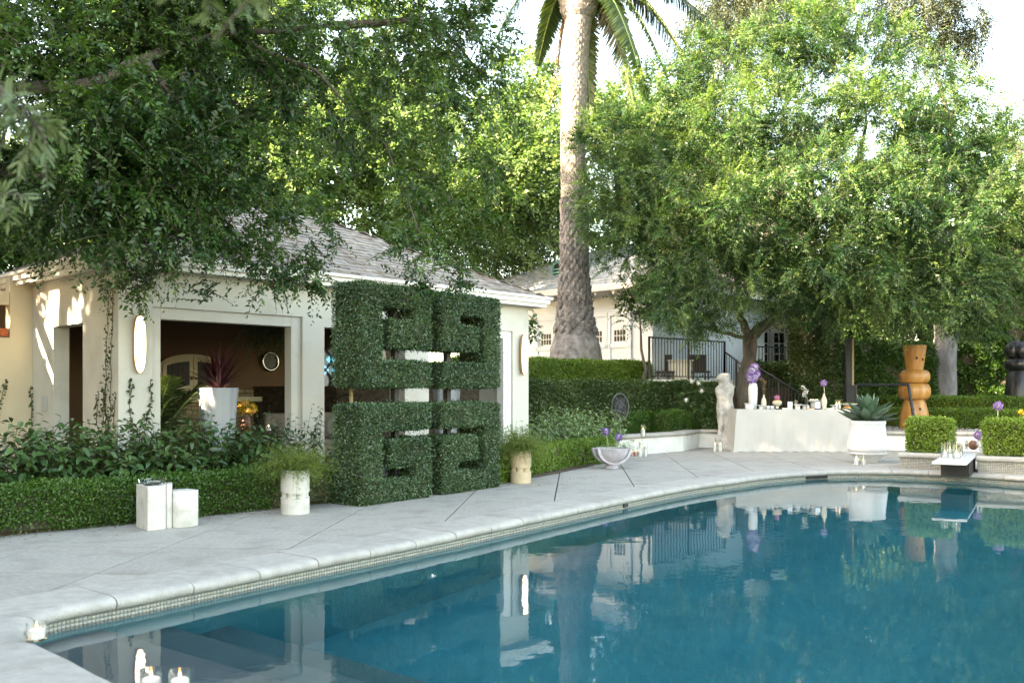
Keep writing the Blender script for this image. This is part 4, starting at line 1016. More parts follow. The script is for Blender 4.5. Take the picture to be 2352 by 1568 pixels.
hang = [(275, 600, 640), (300, 610, 670), (330, 600, 650), (405, 590, 680), (440, 640, 700), (470, 660, 705), (640, 590, 650), (665, 600, 665), (700, 580, 640), (615, 580, 640), (560, 520, 590), (255, 640, 760), (265, 600, 720), (215, 580, 660), (930, 560, 680), (960, 600, 720), (1000, 620, 720), (1030, 560, 690), (880, 520, 620), (760, 490, 560), (1130, 330, 420), (1010, 180, 330), (830, 200, 330), (480, 500, 600)]
limbs = [([lbase, lbase+Vector((.3, 0, 2.2)), (-7.4, 9.4, 4.2)], [.30, .26, .2]), ([(-7.4, 9.4, 4.2), P(180, 200, 9.2), P(330, 130, 9.6), P(520, 75, 10.2), P(760, 60, 10.8)], [.14, .06, .05, .038, .022]),
         ([P(520, 75, 10.2), P(720, 160, 10.5), P(880, 330, 10.6), P(990, 600, 10.2)], [.03, .02, .013, .005]), ([(-7.4, 9.4, 4.2), P(60, 420, 9.5), P(300, 400, 9.4), P(480, 470, 9.6)], [.13, .07, .045, .01]),
         ([P(330, 130, 9.6), P(480, 300, 9.8), P(620, 480, 10.1)], [.05, .03, .008]), ([P(760, 60, 10.8), P(1000, 50, 11.1), P(1110, 170, 11.0)], [.05, .03, .008]), ([(-7.4, 9.4, 4.2), (-6.6, 9.6, 6.0), (-4, 10, 7.4)], [.18, .13, .05])]
cl = [c_ for q_ in lt for c_ in CL([q_], 720 if q_[0] < 480 else 420)]
for (cx_, y0_, y1_) in hang:
    p = P(cx_, (y0_+y1_)/2, 9.9 if cx_ < 760 else 10.1); hh = (y1_-y0_)*p.y/F/2; cl.append((p.x, p.y, p.z, .10, .12, hh, 12))
tree('overhanging_tree', 'large dark leaved tree reaching in from the left over the pavilion roof', 'tree', lbase, limbs, cl, LF['left'], MAT['bark'], 41, twigs=2,
     cl=7, nl=14, tl=(.16, .46), L=.078, W=.036, droop=.25, gap=(1.9, .40), fill=2.0)
# big airy tree on the right
rt = [(1420, 330, 20.2, 1.0), (1440, 480, 19.8, .95), (1460, 590, 19.6, .7), (1400, 420, 20, .6), (1540, 230, 20.4, 1.05), (1560, 400, 19.4, 1.1), (1560, 560, 19.2, 1.0), (1580, 680, 19.6, .7), (1680, 150, 20.6, 1.0), (1700, 300, 19.6, 1.2), (1700, 470, 18.8, 1.2), (1700, 620, 19.2, .9),
      (1830, 110, 21, 1.05), (1850, 260, 19.8, 1.2), (1870, 420, 18.8, 1.15), (1870, 570, 18.6, 1.05), (1900, 680, 19.4, .7), (1990, 130, 21, 1.1), (2010, 290, 19.8, 1.2), (2030, 450, 18.8, 1.2), (2030, 600, 18.6, 1.0), (2060, 690, 19, .6), (2140, 240, 20.4, 1.1), (2160, 380, 19.6, 1.15),
      (2180, 530, 18.8, 1.1), (2180, 650, 18.8, .75), (2290, 340, 20.4, 1.0), (2300, 480, 19.6, 1.1), (2310, 620, 19.2, 1.0), (2390, 480, 20.2, 1.2), (1600, 300, 22.5, 1.1), (1800, 350, 22.5, 1.5), (2000, 500, 22.5, 1.5), (1760, 550, 22.5, 1.2), (2150, 600, 22.3, 1.1), (1920, 60, 21.5, .8), (2070, 90, 21.3, .6), (1620, 110, 21, .5), (1620, 715, 20.2, .6), (1740, 690, 20.4, .65), (1830, 640, 19.5, .9), (1950, 715, 20, .6), (2100, 715, 19.5, .6), (2240, 715, 20, .7), (1520, 700, 20.4, .45)]
rb = P(1708, 0, 21.6); rb.z = .3
rl = [([rb, P(1712, 860, 21.6), P(1722, 775, 21.5)], [.185, .165, .17]), ([P(1722, 775, 21.5), P(1770, 735, 21.3), P(1822, 690, 21), P(1900, 600, 20.6), P(1960, 430, 20.4), P(1990, 250, 20.6)], [.14, .125, .11, .09, .06, .02]),
      ([P(1722, 775, 21.5), P(1705, 730, 21.4), P(1690, 600, 21), P(1680, 400, 20.6), P(1700, 220, 20.6)], [.11, .09, .075, .05, .02]), ([P(1822, 690, 21), P(1900, 690, 20.8), P(2010, 640, 20.2), P(2120, 520, 20)], [.07, .06, .045, .015]),
      ([P(1690, 600, 21), P(1600, 540, 20.6), P(1500, 420, 20.4)], [.06, .04, .015]), ([P(1722, 775, 21.5), P(1660, 765, 21.2), P(1580, 740, 20.8), P(1500, 690, 20.4)], [.05, .04, .03, .01]), ([P(1830, 692, 20.9), P(1880, 730, 20.5), P(1960, 745, 20.2)], [.05, .035, .012])]
cl = CL(rt, 720)
for (cx_, y0_, y1_) in ((2060, 560, 720), (2100, 600, 740), (2130, 560, 700), (2170, 580, 750), (2190, 620, 740), (2230, 600, 720), (1960, 600, 700), (1830, 600, 700), (1620, 620, 720), (1540, 640, 740), (1480, 620, 700), (2020, 640, 720)):
    p = P(cx_, (y0_+y1_)/2, 18.4); cl.append((p.x, p.y, p.z, .2, .2, (y1_-y0_)*p.y/F/2, 40))
tree('feathery_tree', 'big airy tree with sunlit feathery top behind the buffet table', 'tree', rb, rl, cl, LF['right'], MAT['bark'], 42, twigs=3,
     cl=11, nl=18, tl=(.25, .6), L=.082, W=.032, droop=.10, gap=(1.5, .7, 2), fill=2.2)
# trees beyond the roofs
def far(label, name, base, cls, n, mat, seed, L_=.16, W_=.085, group=None, tr=1.0, **kw):
    base = Vector(base); c = CL(cls, n); top = max(q_[2] for q_ in c); mid = Vector(c[0][:3])
    a = dict(cl=8, nl=10, tl=(.4, 1.0), L=L_, W=W_, droop=.25, gap=(.9, .45, seed), fill=2.2); a.update(kw)
    tree(name, label, 'tree', base, [([base, (base.x, base.y, top*.5), tuple(mid)], [.32*tr, .24*tr, .08*tr])], c, mat, MAT['bark'], seed, group, False, **a)
far('tall pale green tree rising behind the pavilion ridge', 'broadleaf_tree', (-9, 27, 1.3), [(300, 330, 27, 2.6), (450, 250, 27, 2.4), (560, 360, 27, 2.4), (180, 420, 26, 2.2), (640, 480, 26, 1.8), (480, 60, 28, 2.4), (330, 120, 28, 2.2)], 230, LF['far'], 51, .2, .11)
far('sunlit tree above the pavilion roof left of the palm', 'broadleaf_tree', (-4, 29, 1.3), [(800, 260, 29, 2.3), (760, 420, 28, 2.2), (900, 330, 28, 2.2), (960, 440, 28, 1.9), (690, 330, 29, 2.2), (720, 100, 30, 2.4), (880, 130, 30, 2.0), (960, 240, 30, 1.6)], 230, LF['far'], 52, .2, .11)
far('bright bushy tree directly left of the palm trunk', 'broadleaf_tree', (1.9, 29.5, 1.3), [(1120, 400, 27, 1.9), (1080, 300, 28, 1.5), (1220, 330, 28, 1.6), (1180, 480, 27, 1.6), (1250, 420, 27.5, 1.6), (1230, 250, 29, 1.0), (1180, 210, 30, 1.5)], 230, LF['far'], 53, .18, .10)
far('round green ficus between the pavilion roof and the garage roof', 'ficus_tree', (-3.0, 25.5, 1.3), [(960, 510, 24.5, 1.25), (1040, 540, 24.5, 1.1), (1130, 520, 33, 1.6), (1220, 530, 33, 1.5), (1260, 480, 33, 1.2), (1070, 460, 26, 1.1), (1180, 470, 33, 1.4), (1180, 590, 33, 1.3), (1240, 600, 33, 1.2), (1120, 600, 31, 1.2)], 420, LF['ficus'], 54, .11, .06)
far('green tree over the left wing wall', 'ficus_tree', (-13, 20, 0), [(20, 520, 18, 1.5), (140, 520, 18, 1.3), (-100, 480, 18, 1.8), (30, 700, 18, 1.1), (-60, 640, 18, 1.3), (280, 290, 19.8, 1.4), (285, 400, 19.8, 1.4), (270, 190, 19.8, 1.3), (200, 300, 19.2, 1.2)], 330, LF['ficus'], 55, .12, .065)  # the last crown clumps are added to keep the sun off the garage
far('light green tree behind the garage roof right of the palm', 'broadleaf_tree', (4.5, 31, 1.3), [(1400, 330, 30, 1.9), (1470, 420, 30, 1.9), (1440, 240, 31, 1.5), (1380, 480, 30, 1.5), (1560, 330, 31, 1.8), (1540, 500, 30, 1.6)], 230, LF['far'], 56, .18, .10)
far('tall brown green conifer behind the feathery tree top', 'conifer_tree', (11, 38, .4), [(1690, 60, 37, 2.0), (1780, 10, 38, 2.4), (1650, 160, 37, 1.3), (1860, 30, 38, 2.0), (1720, -60, 38, 2.4), (1620, 60, 37, 1.0)], 260, LF['conifer'], 57, .17, .05, droop=.8, tr=.6)
far('second conifer with bare branch tips at the upper right', 'conifer_tree', (19, 38, .4), [(2120, 40, 38, 1.8), (2200, 20, 38, 1.5), (2160, 130, 38, 1.3), (2220, 80, 38, .9), (2060, 10, 38, 1.7), (2130, -50, 38, 2.0)], 240, LF['conifer'], 58, .17, .05, droop=.8, tr=.6)
far('olive green tree at the right edge behind the vine wall', 'broadleaf_tree', (17, 30, .4), [(2340, 330, 30, 1.7), (2400, 260, 30, 1.8), (2300, 400, 29, 1.4), (2370, 470, 28, 1.8), (2260, 470, 29, 1.3)], 190, LF['olive'], 59, .12, .055)
far('dark shade tree filling the gap behind the ivy hedge', 'broadleaf_tree', (11.5, 29, .4), [(1950, 700, 28, 1.5), (2060, 700, 28, 1.5), (2160, 690, 28.5, 1.4), (1900, 640, 29, 1.6), (2030, 580, 29, 1.6), (1920, 760, 27, 1.0), (2250, 640, 29, 1.5), (1980, 760, 27, 1.2), (2090, 760, 27, 1.2)], 520, LF['privet'], 60, .13, .075)
# tall trees left of the frame that keep the garden in shade
def gapmask(a, o):
    """a break in the foliage through which one shaft of sun comes"""
    p = a[0]+np.array(o); k = ~((p[:, 1] > 7.6) & (p[:, 1] < 9.9+.3*wave(p, 2)) & (p[:, 2] > 4.6+.3*wave(p, 2.5)) & (p[:, 2] < 7.2+.3*wave(p, 3)))
    return [q_[k] for q_ in a[:6]]
bts = None
for i, (x, y, h, lb) in enumerate(((-13.5, 2.6, 14.0, 'tall boundary tree left of the pool, nearest the camera'), (-14.5, 8.3, 15.0, 'tall boundary tree left of the pavilion wing'), (-13.0, -2.8, 13.0, 'tall boundary tree behind the near pool corner'), (-15.0, 13.6, 14.8, 'tall boundary tree at the far end of the left row'),
                                   (-12.5, -8.2, 11, 'tall boundary tree furthest behind the camera'), (-16.0, 18.2, 14.5, 'tallest boundary tree behind the pavilion wing'))):
    bt = thing('boundary_tree', lb, 'tree', (x, y, 0), 0, 'tall trees along the left boundary'); k = h/10.5
    if i < 2:
        rng = np.random.default_rng(70+i)
        tm = B().tube([(0, 0, 0), (.1, .1, 3), (0, .2, 6), (0, 0, 9)], [.3, .25, .18, .06], 9).mesh('trunk', 60); tm.materials.append(MAT['bark'])
        a = sprays([(0, 0, 8.2*k, 2.4, 2.9, 2.6*k, 1700), (0, 1.7, 5.2*k, 2.3, 2.4, 2.3*k, 1500), (0, -1.7, 5.2*k, 2.3, 2.4, 2.3*k, 1500), (.3, 0, 2.4*k, 2.2, 3.2, 2.1*k, 1300)], rng, nl=9, tl=(.5, 1.1), L=.28, W=.17, gap=(1.1, .80, 4))
        if i == 1: a = gapmask(a, (x, y, 0))
        ob = leaves('crown', *a[:5], LF['ficus'], bt, a[5]); link('trunk', tm, None, bt)
        if i == 0: bts = (ob, tm)
    else:
        ob = link('crown', bts[0].data, None, bt); link('trunk', bts[1], None, bt); bt.scale = (1, 1, h/14.0); bt.rotation_euler.z = (0, 0, .2, 3.0, .4, 3.3)[i]

# palm
pb = Vector((P(1322, 0, 21.6).x, 21.6, 1.36)); pz = lambda y: EYE-(y-HZ)*21.6/F-1.36
pl_ = thing('palm_tree', 'tall date palm with scaly trunk rising over the garage', 'palm', pb)
tp = [(835, 64, 1322), (800, 60, 1322), (770, 49, 1321), (740, 42, 1321), (700, 36, 1320), (600, 31, 1319), (450, 28.5, 1317), (300, 28, 1316), (150, 29, 1321), (60, 31, 1327), (30, 34, 1330)]
zc = np.array([pz(q_[0]) for q_ in tp]); rc_ = np.array([q_[1]*21.6/F for q_ in tp]); xc_ = np.array([(q_[2]-CX)*21.6/F-pb.x for q_ in tp])
def prx(z): return float(np.interp(z, zc, rc_)), float(np.interp(z, zc, xc_))
b = B(); rg = random.Random(5); rings = []; b2 = B(); rings2 = []
for i in range(90):
    z = zc[0]+(zc[-1]-zc[0])*i/89; r_, xx = prx(z); n_ = 36
    rings.append([(xx+r_*.97*math.cos(2*math.pi*k/n_)*(1+.018*rg.uniform(-1, 1)), r_*.97*math.sin(2*math.pi*k/n_)*(1+.018*rg.uniform(-1, 1)), z) for k in range(n_)])
zs_ = pz(480)
lo_ = [r_ for r_ in rings if r_[0][2] <= zs_+.12]; up_ = [r_ for r_ in rings if r_[0][2] >= zs_-.02]
b.loft(lo_).obj('trunk', MAT['palmlow'], pl_, smooth=40); b2.loft(up_).obj('upper_trunk', MAT['palmup'], pl_, smooth=40)
def scales(z0, z1, dz, nc, lipw, mat, name, proud, solo=False):
    q_ = B(); z = z0; row = 0
    while z < z1:
        r_, xx = prx(z)
        for k in range(nc):
            a = 2*math.pi*(k+.5*(row % 2)+rg.uniform(-.1, .1))/nc; hw = math.pi/nc*1.06; zz = z+rg.uniform(-.25, .25)*dz; pr_ = proud*rg.uniform(.6, 1.35)
            def pt(aa, zq, o): return (xx+(r_*.985+o)*math.cos(aa), (r_*.985+o)*math.sin(aa), zq)
            q1 = B() if (solo and math.sin(a) < .05) else q_
            q1.add([pt(a-hw, zz+dz*.55, 0), pt(a, zz-dz*.1, pr_*.5), pt(a+hw, zz+dz*.55, 0), pt(a+hw*.8, zz+dz*.75, pr_*.55), pt(a, zz+dz*.95, pr_), pt(a-hw*.8, zz+dz*.75, pr_*.55), pt(a, zz+dz*1.12, -.005)],
                   [(0, 1, 4, 5), (1, 2, 3, 4), (5, 4, 6), (4, 3, 6), (0, 5, 6), (3, 2, 6)])
            if q1 is not q_: q1.obj('leaf_base', mat, pl_)
        z += dz*.72; row += 1
    o = q_.obj(name, mat, pl_); o['kind'] = 'stuff'
scales(pz(768), pz(640), .17, 13, .05, MAT['palmlow'], 'bark_scales', .055, True)
scales(pz(640), pz(470), .135, 14, .05, MAT['palmlow'], 'bark_scales', .042, True)
scales(pz(475), pz(60), .115, 15, .03, MAT['palmup'], 'bark_rings', .016)
# boots under the crown
q_ = B(); r0_, xx = prx(pz(40))
for row in range(6):
    for k in range(12):
        a = 2*math.pi*(k+.5*(row % 2))/12; z = pz(44)+.13*row; r_ = .385+.02*row
        c, s_ = math.cos(a), math.sin(a); tx, ty = -s_*.1, c*.1
        q_ = B(); q_.add([(xx+c*(r_-.05)-tx, s_*(r_-.05)-ty, z), (xx+c*(r_-.05)+tx, s_*(r_-.05)+ty, z), (xx+c*(r_+.07)+tx*.4, s_*(r_+.07)+ty*.4, z+.2), (xx+c*(r_+.07)-tx*.4, s_*(r_+.07)-ty*.4, z+.2), (xx+c*r_*.8, s_*r_*.8, z+.24)], [(0, 1, 2, 3), (3, 2, 4), (0, 3, 4), (1, 4, 2)]); q_.obj('leaf_boot', MAT['palmup'], pl_)
q_ = B(); q_.lathe([(.33, pz(46)), (.4, pz(36)), (.46, pz(0)), (.35, pz(-40))], 20, (xx, 0, 0)); q_.obj('crown_base', MAT['palmup'], pl_)
crown_z = pz(-45)
def tips(lst):
    o = []
    for (dx, dy, dz, drop) in lst:
        D = Vector((dx, dy, dz+drop)); ln = D.length; o.append((math.atan2(D.y, D.x), math.asin(D.z/ln), ln, drop/ln))
    return o
fs_ = tips([(1.40, -1.5, -3.3, 3.6), (1.95, -.9, -2.6, 3.3), (1.5, 1.0, -2.9, 3.3), (2.55, -.7, -2.4, 3.3), (3.0, .3, -2.6, 3.5), (.42, 1.7, -2.6, 3.1), (-1.9, .2, -1.2, 2.8), (3.6, .2, -1.5, 3.0), (3.2, -1.2, -.6, 2.4),
            (-2.8, .4, -.9, 2.6), (-.9, 2.2, -1.2, 2.8), (1.5, 2.8, -.4, 2.2), (-3.2, -1, .2, 1.8), (3.4, 1.6, .5, 1.8), (.6, -2.6, .9, 1.6), (-1.4, -2.2, 1.2, 1.6), (1.8, 1.0, 2.6, 1.2), (-1.6, 1.0, 2.6, 1.2), (.2, .4, 3.4, .6), (2.2, -1.6, 1.8, 1.4)])
fronds(pl_, (xx, 0, crown_z), fs_, LF['palm'], seed=3, leaf=.52, lw=.06, rach=.04, nleaf=120, vee=-.2, spread=.8)
fronds(pl_, (xx, 0, crown_z), tips([(-.62, .5, -2.75, 3.1), (-.5, .9, -2.3, 2.9)]), LF['rusty'], seed=9, leaf=.30, lw=.03, rach=.03, nleaf=50, vee=-.5, spread=.35, name='dead_frond')
# small citrus tree at the garage corner, camellia sprig beside the pavilion end
far('small citrus tree with dark leaves at the left end of the iron railing', 'citrus_tree', (P(1480, 0, 21.0).x, 21.0, 1.36), [(1462, 690, 20.8, .4), (1492, 700, 21, .4), (1470, 650, 21, .4), (1500, 660, 21, .4), (1446, 735, 20.8, .18)], 420, LF['privet'], 61, .10, .05, tl=(.2, .4), tr=.15, cl=0)
far('leafy sprig tree behind the pavilion end wall', 'citrus_tree', (P(1190, 0, 19).x, 19.0, 1.36), [(1214, 752, 19, .17), (1226, 775, 19, .08), (1205, 700, 19, .15)], 500, LF['shrub'], 62, .13, .06, tl=(.15, .3), tr=.12, cl=0)
# grey smooth trunk right of the totem
gb = P(2172, 0, 25.6); gb.z = .4
tree('grey_trunk_tree', 'tree with thick smooth grey trunk right of the carved totem', 'tree', gb, [([gb, P(2172, 800, 25.6), P(2171, 690, 25.6), P(2165, 500, 25.6), P(2150, 300, 25.6)], [.36, .31, .285, .24, .16])],
     CL([(2150, 330, 25.6, 1.3), (2230, 420, 25.6, 1.2), (2080, 380, 25.8, 1.2)], 200), LF['privet'], MAT['bark2'], 63, nl=12, tl=(.4, .8), L=.12, W=.06)

# ------------------------------------------------------------------ shrubs and vines
def shrub(label, loc, h, r, n_stem, mat, seed, L=.10, W=.042, nl=16, name='shrub', lean=.35, group='leafy shrubs in the bed'):
    rng = np.random.default_rng(seed); t = thing(name, label, 'shrub', loc, 0, group)
    a = rng.uniform(0, 2*math.pi, n_stem); rr_ = r*np.sqrt(rng.random(n_stem)); p0 = np.stack([rr_*np.cos(a)*.6, rr_*np.sin(a)*.6, np.zeros(n_stem)], 1)
    d = np.stack([np.cos(a)*lean*rr_/r, np.sin(a)*lean*rr_/r, np.ones(n_stem)], 1)+rng.normal(0, .12, (n_stem, 3)); d = nrmz(d); ln = h*rng.uniform(.55, 1.1, n_stem)
    tt_ = (np.arange(nl)+1)/nl; pos = p0[:, None]+d[:, None]*(ln[:, None]*(.12+.88*tt_))[..., None]
    s_ = nrmz(np.cross(d, rng.normal(0, 1, (n_stem, 3)))); s2_ = np.cross(s_, d); an = np.arange(nl)*2.4
    side = s_[:, None]*np.cos(an)[None, :, None]+s2_[:, None]*np.sin(an)[None, :, None]
    ax = side*.85+d[:, None]*.15+rng.normal(0, .22, pos.shape); ax[..., 2] -= .28
    nr = d[:, None]*.8+side*.45+rng.normal(0, .25, pos.shape); sc = rng.uniform(.75, 1.15, pos.shape[:2])*(1-.3*tt_**3)
    rnd = np.clip(.42+.25*tt_**3+rng.normal(0, .17, pos.shape[:2]), 0, 1)
    ribbons('foliage', pos.reshape(-1, 3), ax.reshape(-1, 3), nr.reshape(-1, 3), (L*sc).ravel(), (W*sc).ravel(), [.08, .85, 1, .62, .05], mat, t, rnd.ravel(), curl=.22, fold=.2)
    twigmesh('stems', (p0, d, ln, 0.0), MAT['hang'], t, None, .005, 1)
    return t
shr = [(-20, 1125, 7.9, .95, 'large leafy shrub at the far left of the hedge bed'), (75, 1120, 8.4, .80, 'leafy shrub under the wing wall vine'), (165, 1115, 8.75, .85, 'leafy shrub below the narrow side opening'), (250, 1110, 9.3, .82, 'leafy shrub at the pavilion corner'), (330, 1105, 9.2, .70, 'leafy shrub below the first wall lamp'),
       (420, 1100, 9.6, .92, 'leafy shrub left of the fluted planter'), (500, 1095, 10.0, .80, 'leafy shrub in front of the fluted planter'), (585, 1090, 10.3, .80, 'leafy shrub in front of the yellow flowers'), (690, 1080, 10.9, .98, 'dark airy shrub behind the white planter')]
for i, (px, py, Y, h, lb) in enumerate(shr):
    u_ = (px-CX)/F; q = H0+D2*(1.0 if i % 2 else 1.2); q = q+hedge_d*((q.y*u_-q.x)/(hedge_d.x-u_*hedge_d.y)); q.z = .02; shrub(lb, q, h*1.06, .50, 66 if i != 8 else 34, LF['shrub'], 80+i, .135 if i != 8 else .10, .058 if i != 8 else .034, 17)
sg_ = [(1200, 15.4, .72, 'grey green sage shrub at the pavilion end'), (1255, 16.2, .95, 'tall sage green shrub right of the pavilion end'), (1310, 16.5, .98, 'sage green shrub in the middle of the right bed'), (1360, 16.9, .92, 'sage green shrub beside the iron medallion')]
for i, (px, Y, h, lb) in enumerate(sg_):
    q = P(px, 0, Y); q.z = .02; shrub(lb, q, h, .6, 95, LF['sage'], 100+i, .13, .034, 15, 'sage_shrub', .5, 'sage green shrubs in the right bed')
ro = thing('rose_bush', 'dark rose bush with white blooms left of the statue', 'rose bush', (P(1600, 0, 20.8).x, 20.8, .3)); rng = np.random.default_rng(115)
a = sprays([(0, 0, .75, .42, .3, .6, 150), (.4, .1, .6, .35, .3, .5, 90)], rng, nl=10, tl=(.15, .3), L=.06, W=.035); leaves('foliage', *a[:5], LF['privet'], ro, a[5])
for (px, py) in ((1605, 880), (1612, 897), (1576, 918), (1588, 876)):
    q = P(px, py, 20.5)-Vector(ro.location); core(ro, q, .03, MAT['wax'], 'bloom'); ballflower(ro, q, .06, LF['whitef'], px, 40, 'petals')

def vine(label, strands, seed, group='climbing vines on the pavilion walls', nrmv=None, L=.045):
    rng = np.random.default_rng(seed); base = Vector(strands[0][0]); t = thing('climbing_vine', label, 'vine', base, 0, group); st = B(); P_, A_, N_ = [], [], []
    for pts in strands:
        q_, _ = wob(pts, [1]*len(pts), 8, seed, .012); q_ = [x-base for x in q_]; st.tube(q_, .004, 5)
        ln = sum((q_[i+1]-q_[i]).length for i in range(len(q_)-1)); n_ = int(ln/.022)
        for k in range(n_):
            f = k/n_*(len(q_)-1); i = int(f); p = q_[i].lerp(q_[min(i+1, len(q_)-1)], f-i); P_.append(np.array(p)+rng.normal(0, .012, 3)+np.array(nrmv)*.012)
            A_.append(rng.normal(0, .7, 3)+np.array([0, 0, -.5])); N_.append(np.array(nrmv)+rng.normal(0, .35, 3))
    st.obj('stem', MAT['hang'], t); n_ = len(P_); P_, A_, N_ = np.array(P_), np.array(A_), np.array(N_)
    leaves('foliage', P_, A_, N_, L*rng.uniform(.6, 1.2, n_), L*.8, LF['vine'], t, rng.random(n_))
def sw(x, y): q_ = pav(-.012, sb(x)); q_.z = EYE-(y-HZ)*q_.y/F; return q_
def fw(x, y): q_ = pav(fa(x), -.012); q_.z = EYE-(y-HZ)*q_.y/F; return q_
nS, nF = tuple(-D1), tuple(-D2)
vine('long double ivy strand down the left side wall near the corner', [[sw(255, 1060), sw(243, 940), sw(247, 800), sw(252, 640)], [sw(250, 1050), sw(256, 930), sw(258, 800), sw(262, 650)], [sw(262, 1060), sw(248, 960), sw(240, 900)], [sw(240, 1060), sw(238, 950), sw(247, 880)]], 120, nrmv=nS)
vine('thin ivy strand climbing beside the corner edge', [[sw(232, 1060), sw(224, 960), sw(228, 900)], [sw(266, 1060), sw(264, 960), sw(267, 900)]], 121, nrmv=nS)
vine('forked ivy strands under the first wall lamp', [[fw(322, 1060), fw(300, 980), fw(296, 900), fw(299, 868)], [fw(318, 1060), fw(330, 985), fw(345, 930), fw(346, 870)], [fw(310, 1060), fw(312, 990), fw(285, 960)], [fw(326, 1060), fw(318, 990), fw(332, 950)]], 122, nrmv=nF)
wp = lambda x, y: (lambda u: (lambda q_: Vector((q_.x, q_.y, EYE-(y-HZ)*q_.y/F)))(PC+D2*(s75-.012)+D1*(((PC+D2*s75).y*u-(PC+D2*s75).x)/(D1.x-u*D1.y))))((x-CX)/F)
vine('single ivy strand in the corner of the wing wall', [[wp(68, 1050), wp(72, 960), wp(71, 885)]], 123, nrmv=nF)
vine('short ivy tip on the wing wall', [[wp(-8, 960), wp(6, 900), wp(14, 870)]], 124, nrmv=nF)

# ------------------------------------------------------------------ pots and garden objects
def drum_planter(label, loc, mat, seed, group, fr=.36, fn=420):
    t = thing('drum_planter', label, 'potted plant', loc, .4, group); r = .145
    def sc_(z0, z1, amp_top, amp_bot, n=40):
        rings = []
        for f in (0, 1):
            rings.append([(r*math.cos(2*math.pi*k/n), r*math.sin(2*math.pi*k/n), (z0+amp_bot*math.cos(2*(2*math.pi*k/n)) if f == 0 else z1+amp_top*math.cos(2*(2*math.pi*k/n)))) for k in range(n)])
        return rings
    B().loft(sc_(0, .165, .008, 0)).obj('lower_drum', mat, t, smooth=40)
    q_ = B()
    for k in range(6): q_.lathe([(.048, .158), (.048, .225)], 14, (.088*math.cos(k*math.pi/3), .088*math.sin(k*math.pi/3), 0))
    q_.obj('waist', mat, t, smooth=40)
    B().loft(sc_(.218, .45, .008, .008)).obj('upper_drum', mat, t, smooth=40)
    rng = np.random.default_rng(seed); n = fn; a = rng.uniform(0, 2*math.pi, n); el = np.arccos(rng.uniform(-.05, .95, n)); el = math.pi/2-el
    ax = np.stack([np.cos(a)*np.cos(el), np.sin(a)*np.cos(el), np.sin(el)+.25], 1); pos = np.stack([rng.normal(0, .05, n), rng.normal(0, .05, n), np.full(n, .43)], 1)
    nr = np.stack([-np.cos(a)*.8, -np.sin(a)*.8, np.full(n, 1.)], 1); ln = fr*rng.uniform(.55, 1.2, n)
    ribbons('stalks', pos, ax, nr, ln, .004, [1, 1, 1, .9, .8, .3], LF['fern'], t, rng.random(n), curl=rng.uniform(.2, .75, n))
    m_ = 26; tt_ = rng.uniform(.25, 1.0, (n, m_)); A = nrmz(ax); sd = nrmz(np.cross(nr, A)); U = np.cross(A, sd)
    cu = rng.uniform(.2, .7, (n, 1))
    pp = pos[:, None]+A[:, None]*(ln[:, None]*(tt_-.25*cu*tt_**2))[..., None]-U[:, None]*(ln[:, None]*cu*tt_**2)[..., None]
    pp = pp.reshape(-1, 3)+rng.normal(0, .008, (n*m_, 3))
    leaves('foliage', pp, rng.normal(0, 1, pp.shape)+np.repeat(A, m_, 0)*.7, rng.normal(0, 1, pp.shape), .030*rng.uniform(.6, 1.3, len(pp)), .0045, LF['fern'], t, rng.random(len(pp)))
    return t
g_ = 'stacked drum planters with feathery ferns'
drum_planter('white stacked drum planter with drooping green fern before the low hedge', G(678, 1178), MAT['plasterwhite'], 130, g_, .42)
drum_planter('sand coloured stacked drum planter with fern right of the sculpture', G(1196, 1108), MAT['sand'], 131, g_, .46)

# white plaster side table of three joined blocks
sc0 = G(339, 1219); st = thing('sculptural_table', 'white plaster table of joined angular and rounded blocks before the hedge', 'table', sc0)
def arcp(c, r, a0, a1, n=12): return [(c[0]+r*math.cos(R(a0+(a1-a0)*i/n)), c[1]+r*math.sin(R(a0+(a1-a0)*i/n))) for i in range(n+1)]
B().prism([(0, 0), (.05, .035), (.085, .075), (.105, .12), (.11, .15), (.03, .36), (-.06, .38), (-.20, .235)], 0, .40).obj('tall_block', MAT['plasterwhite'], st, bevel=.005)
B().prism([(.111, .150), (.122, .143), (.140, .152), (.151, .185), (.08, .38), (.031, .36)], 0, .402).obj('ribbed_block', MAT['plasterwhite'], st, bevel=.004, smooth=40)
B().prism([(.152, .195), (.185, .188), (.23, .197), (.28, .225), (.318, .272), (.338, .345), (.20, .47), (.081, .385)], 0, .335).obj('round_block', MAT['plasterwhite'], st, bevel=.004, smooth=40)
q = sc0+Vector((-.045, .23, .401))
t = thing('glass_ashtray', 'clear cut glass dish on the tall block of the white table', 'dish', q, .5)
q_ = B(); rgo = [(.1, 0), (.11, .02), (.115, .045), (.09, .045), (.08, .015)]
q_.lathe(rgo, 8, fr=lambda a, z: 1+.08*math.cos(4*a)); q_.obj('bowl', MAT['glass'], t)
t = thing('sunglasses', 'black folded sunglasses in front of the glass dish', 'sunglasses', sc0+Vector((.01, .11, .401)), .9)
for sx in (-.036, .036): B().lathe([(.03, .004), (.03, .010)], 14, (sx, 0, 0)).obj('lens', MAT['black'], t)
B().box(-.07, .07, .012, .018, .010, .018).obj('frame', MAT['black'], t); B().box(-.072, .06, .026, .031, .001, .008).obj('temple', MAT['black'], t)

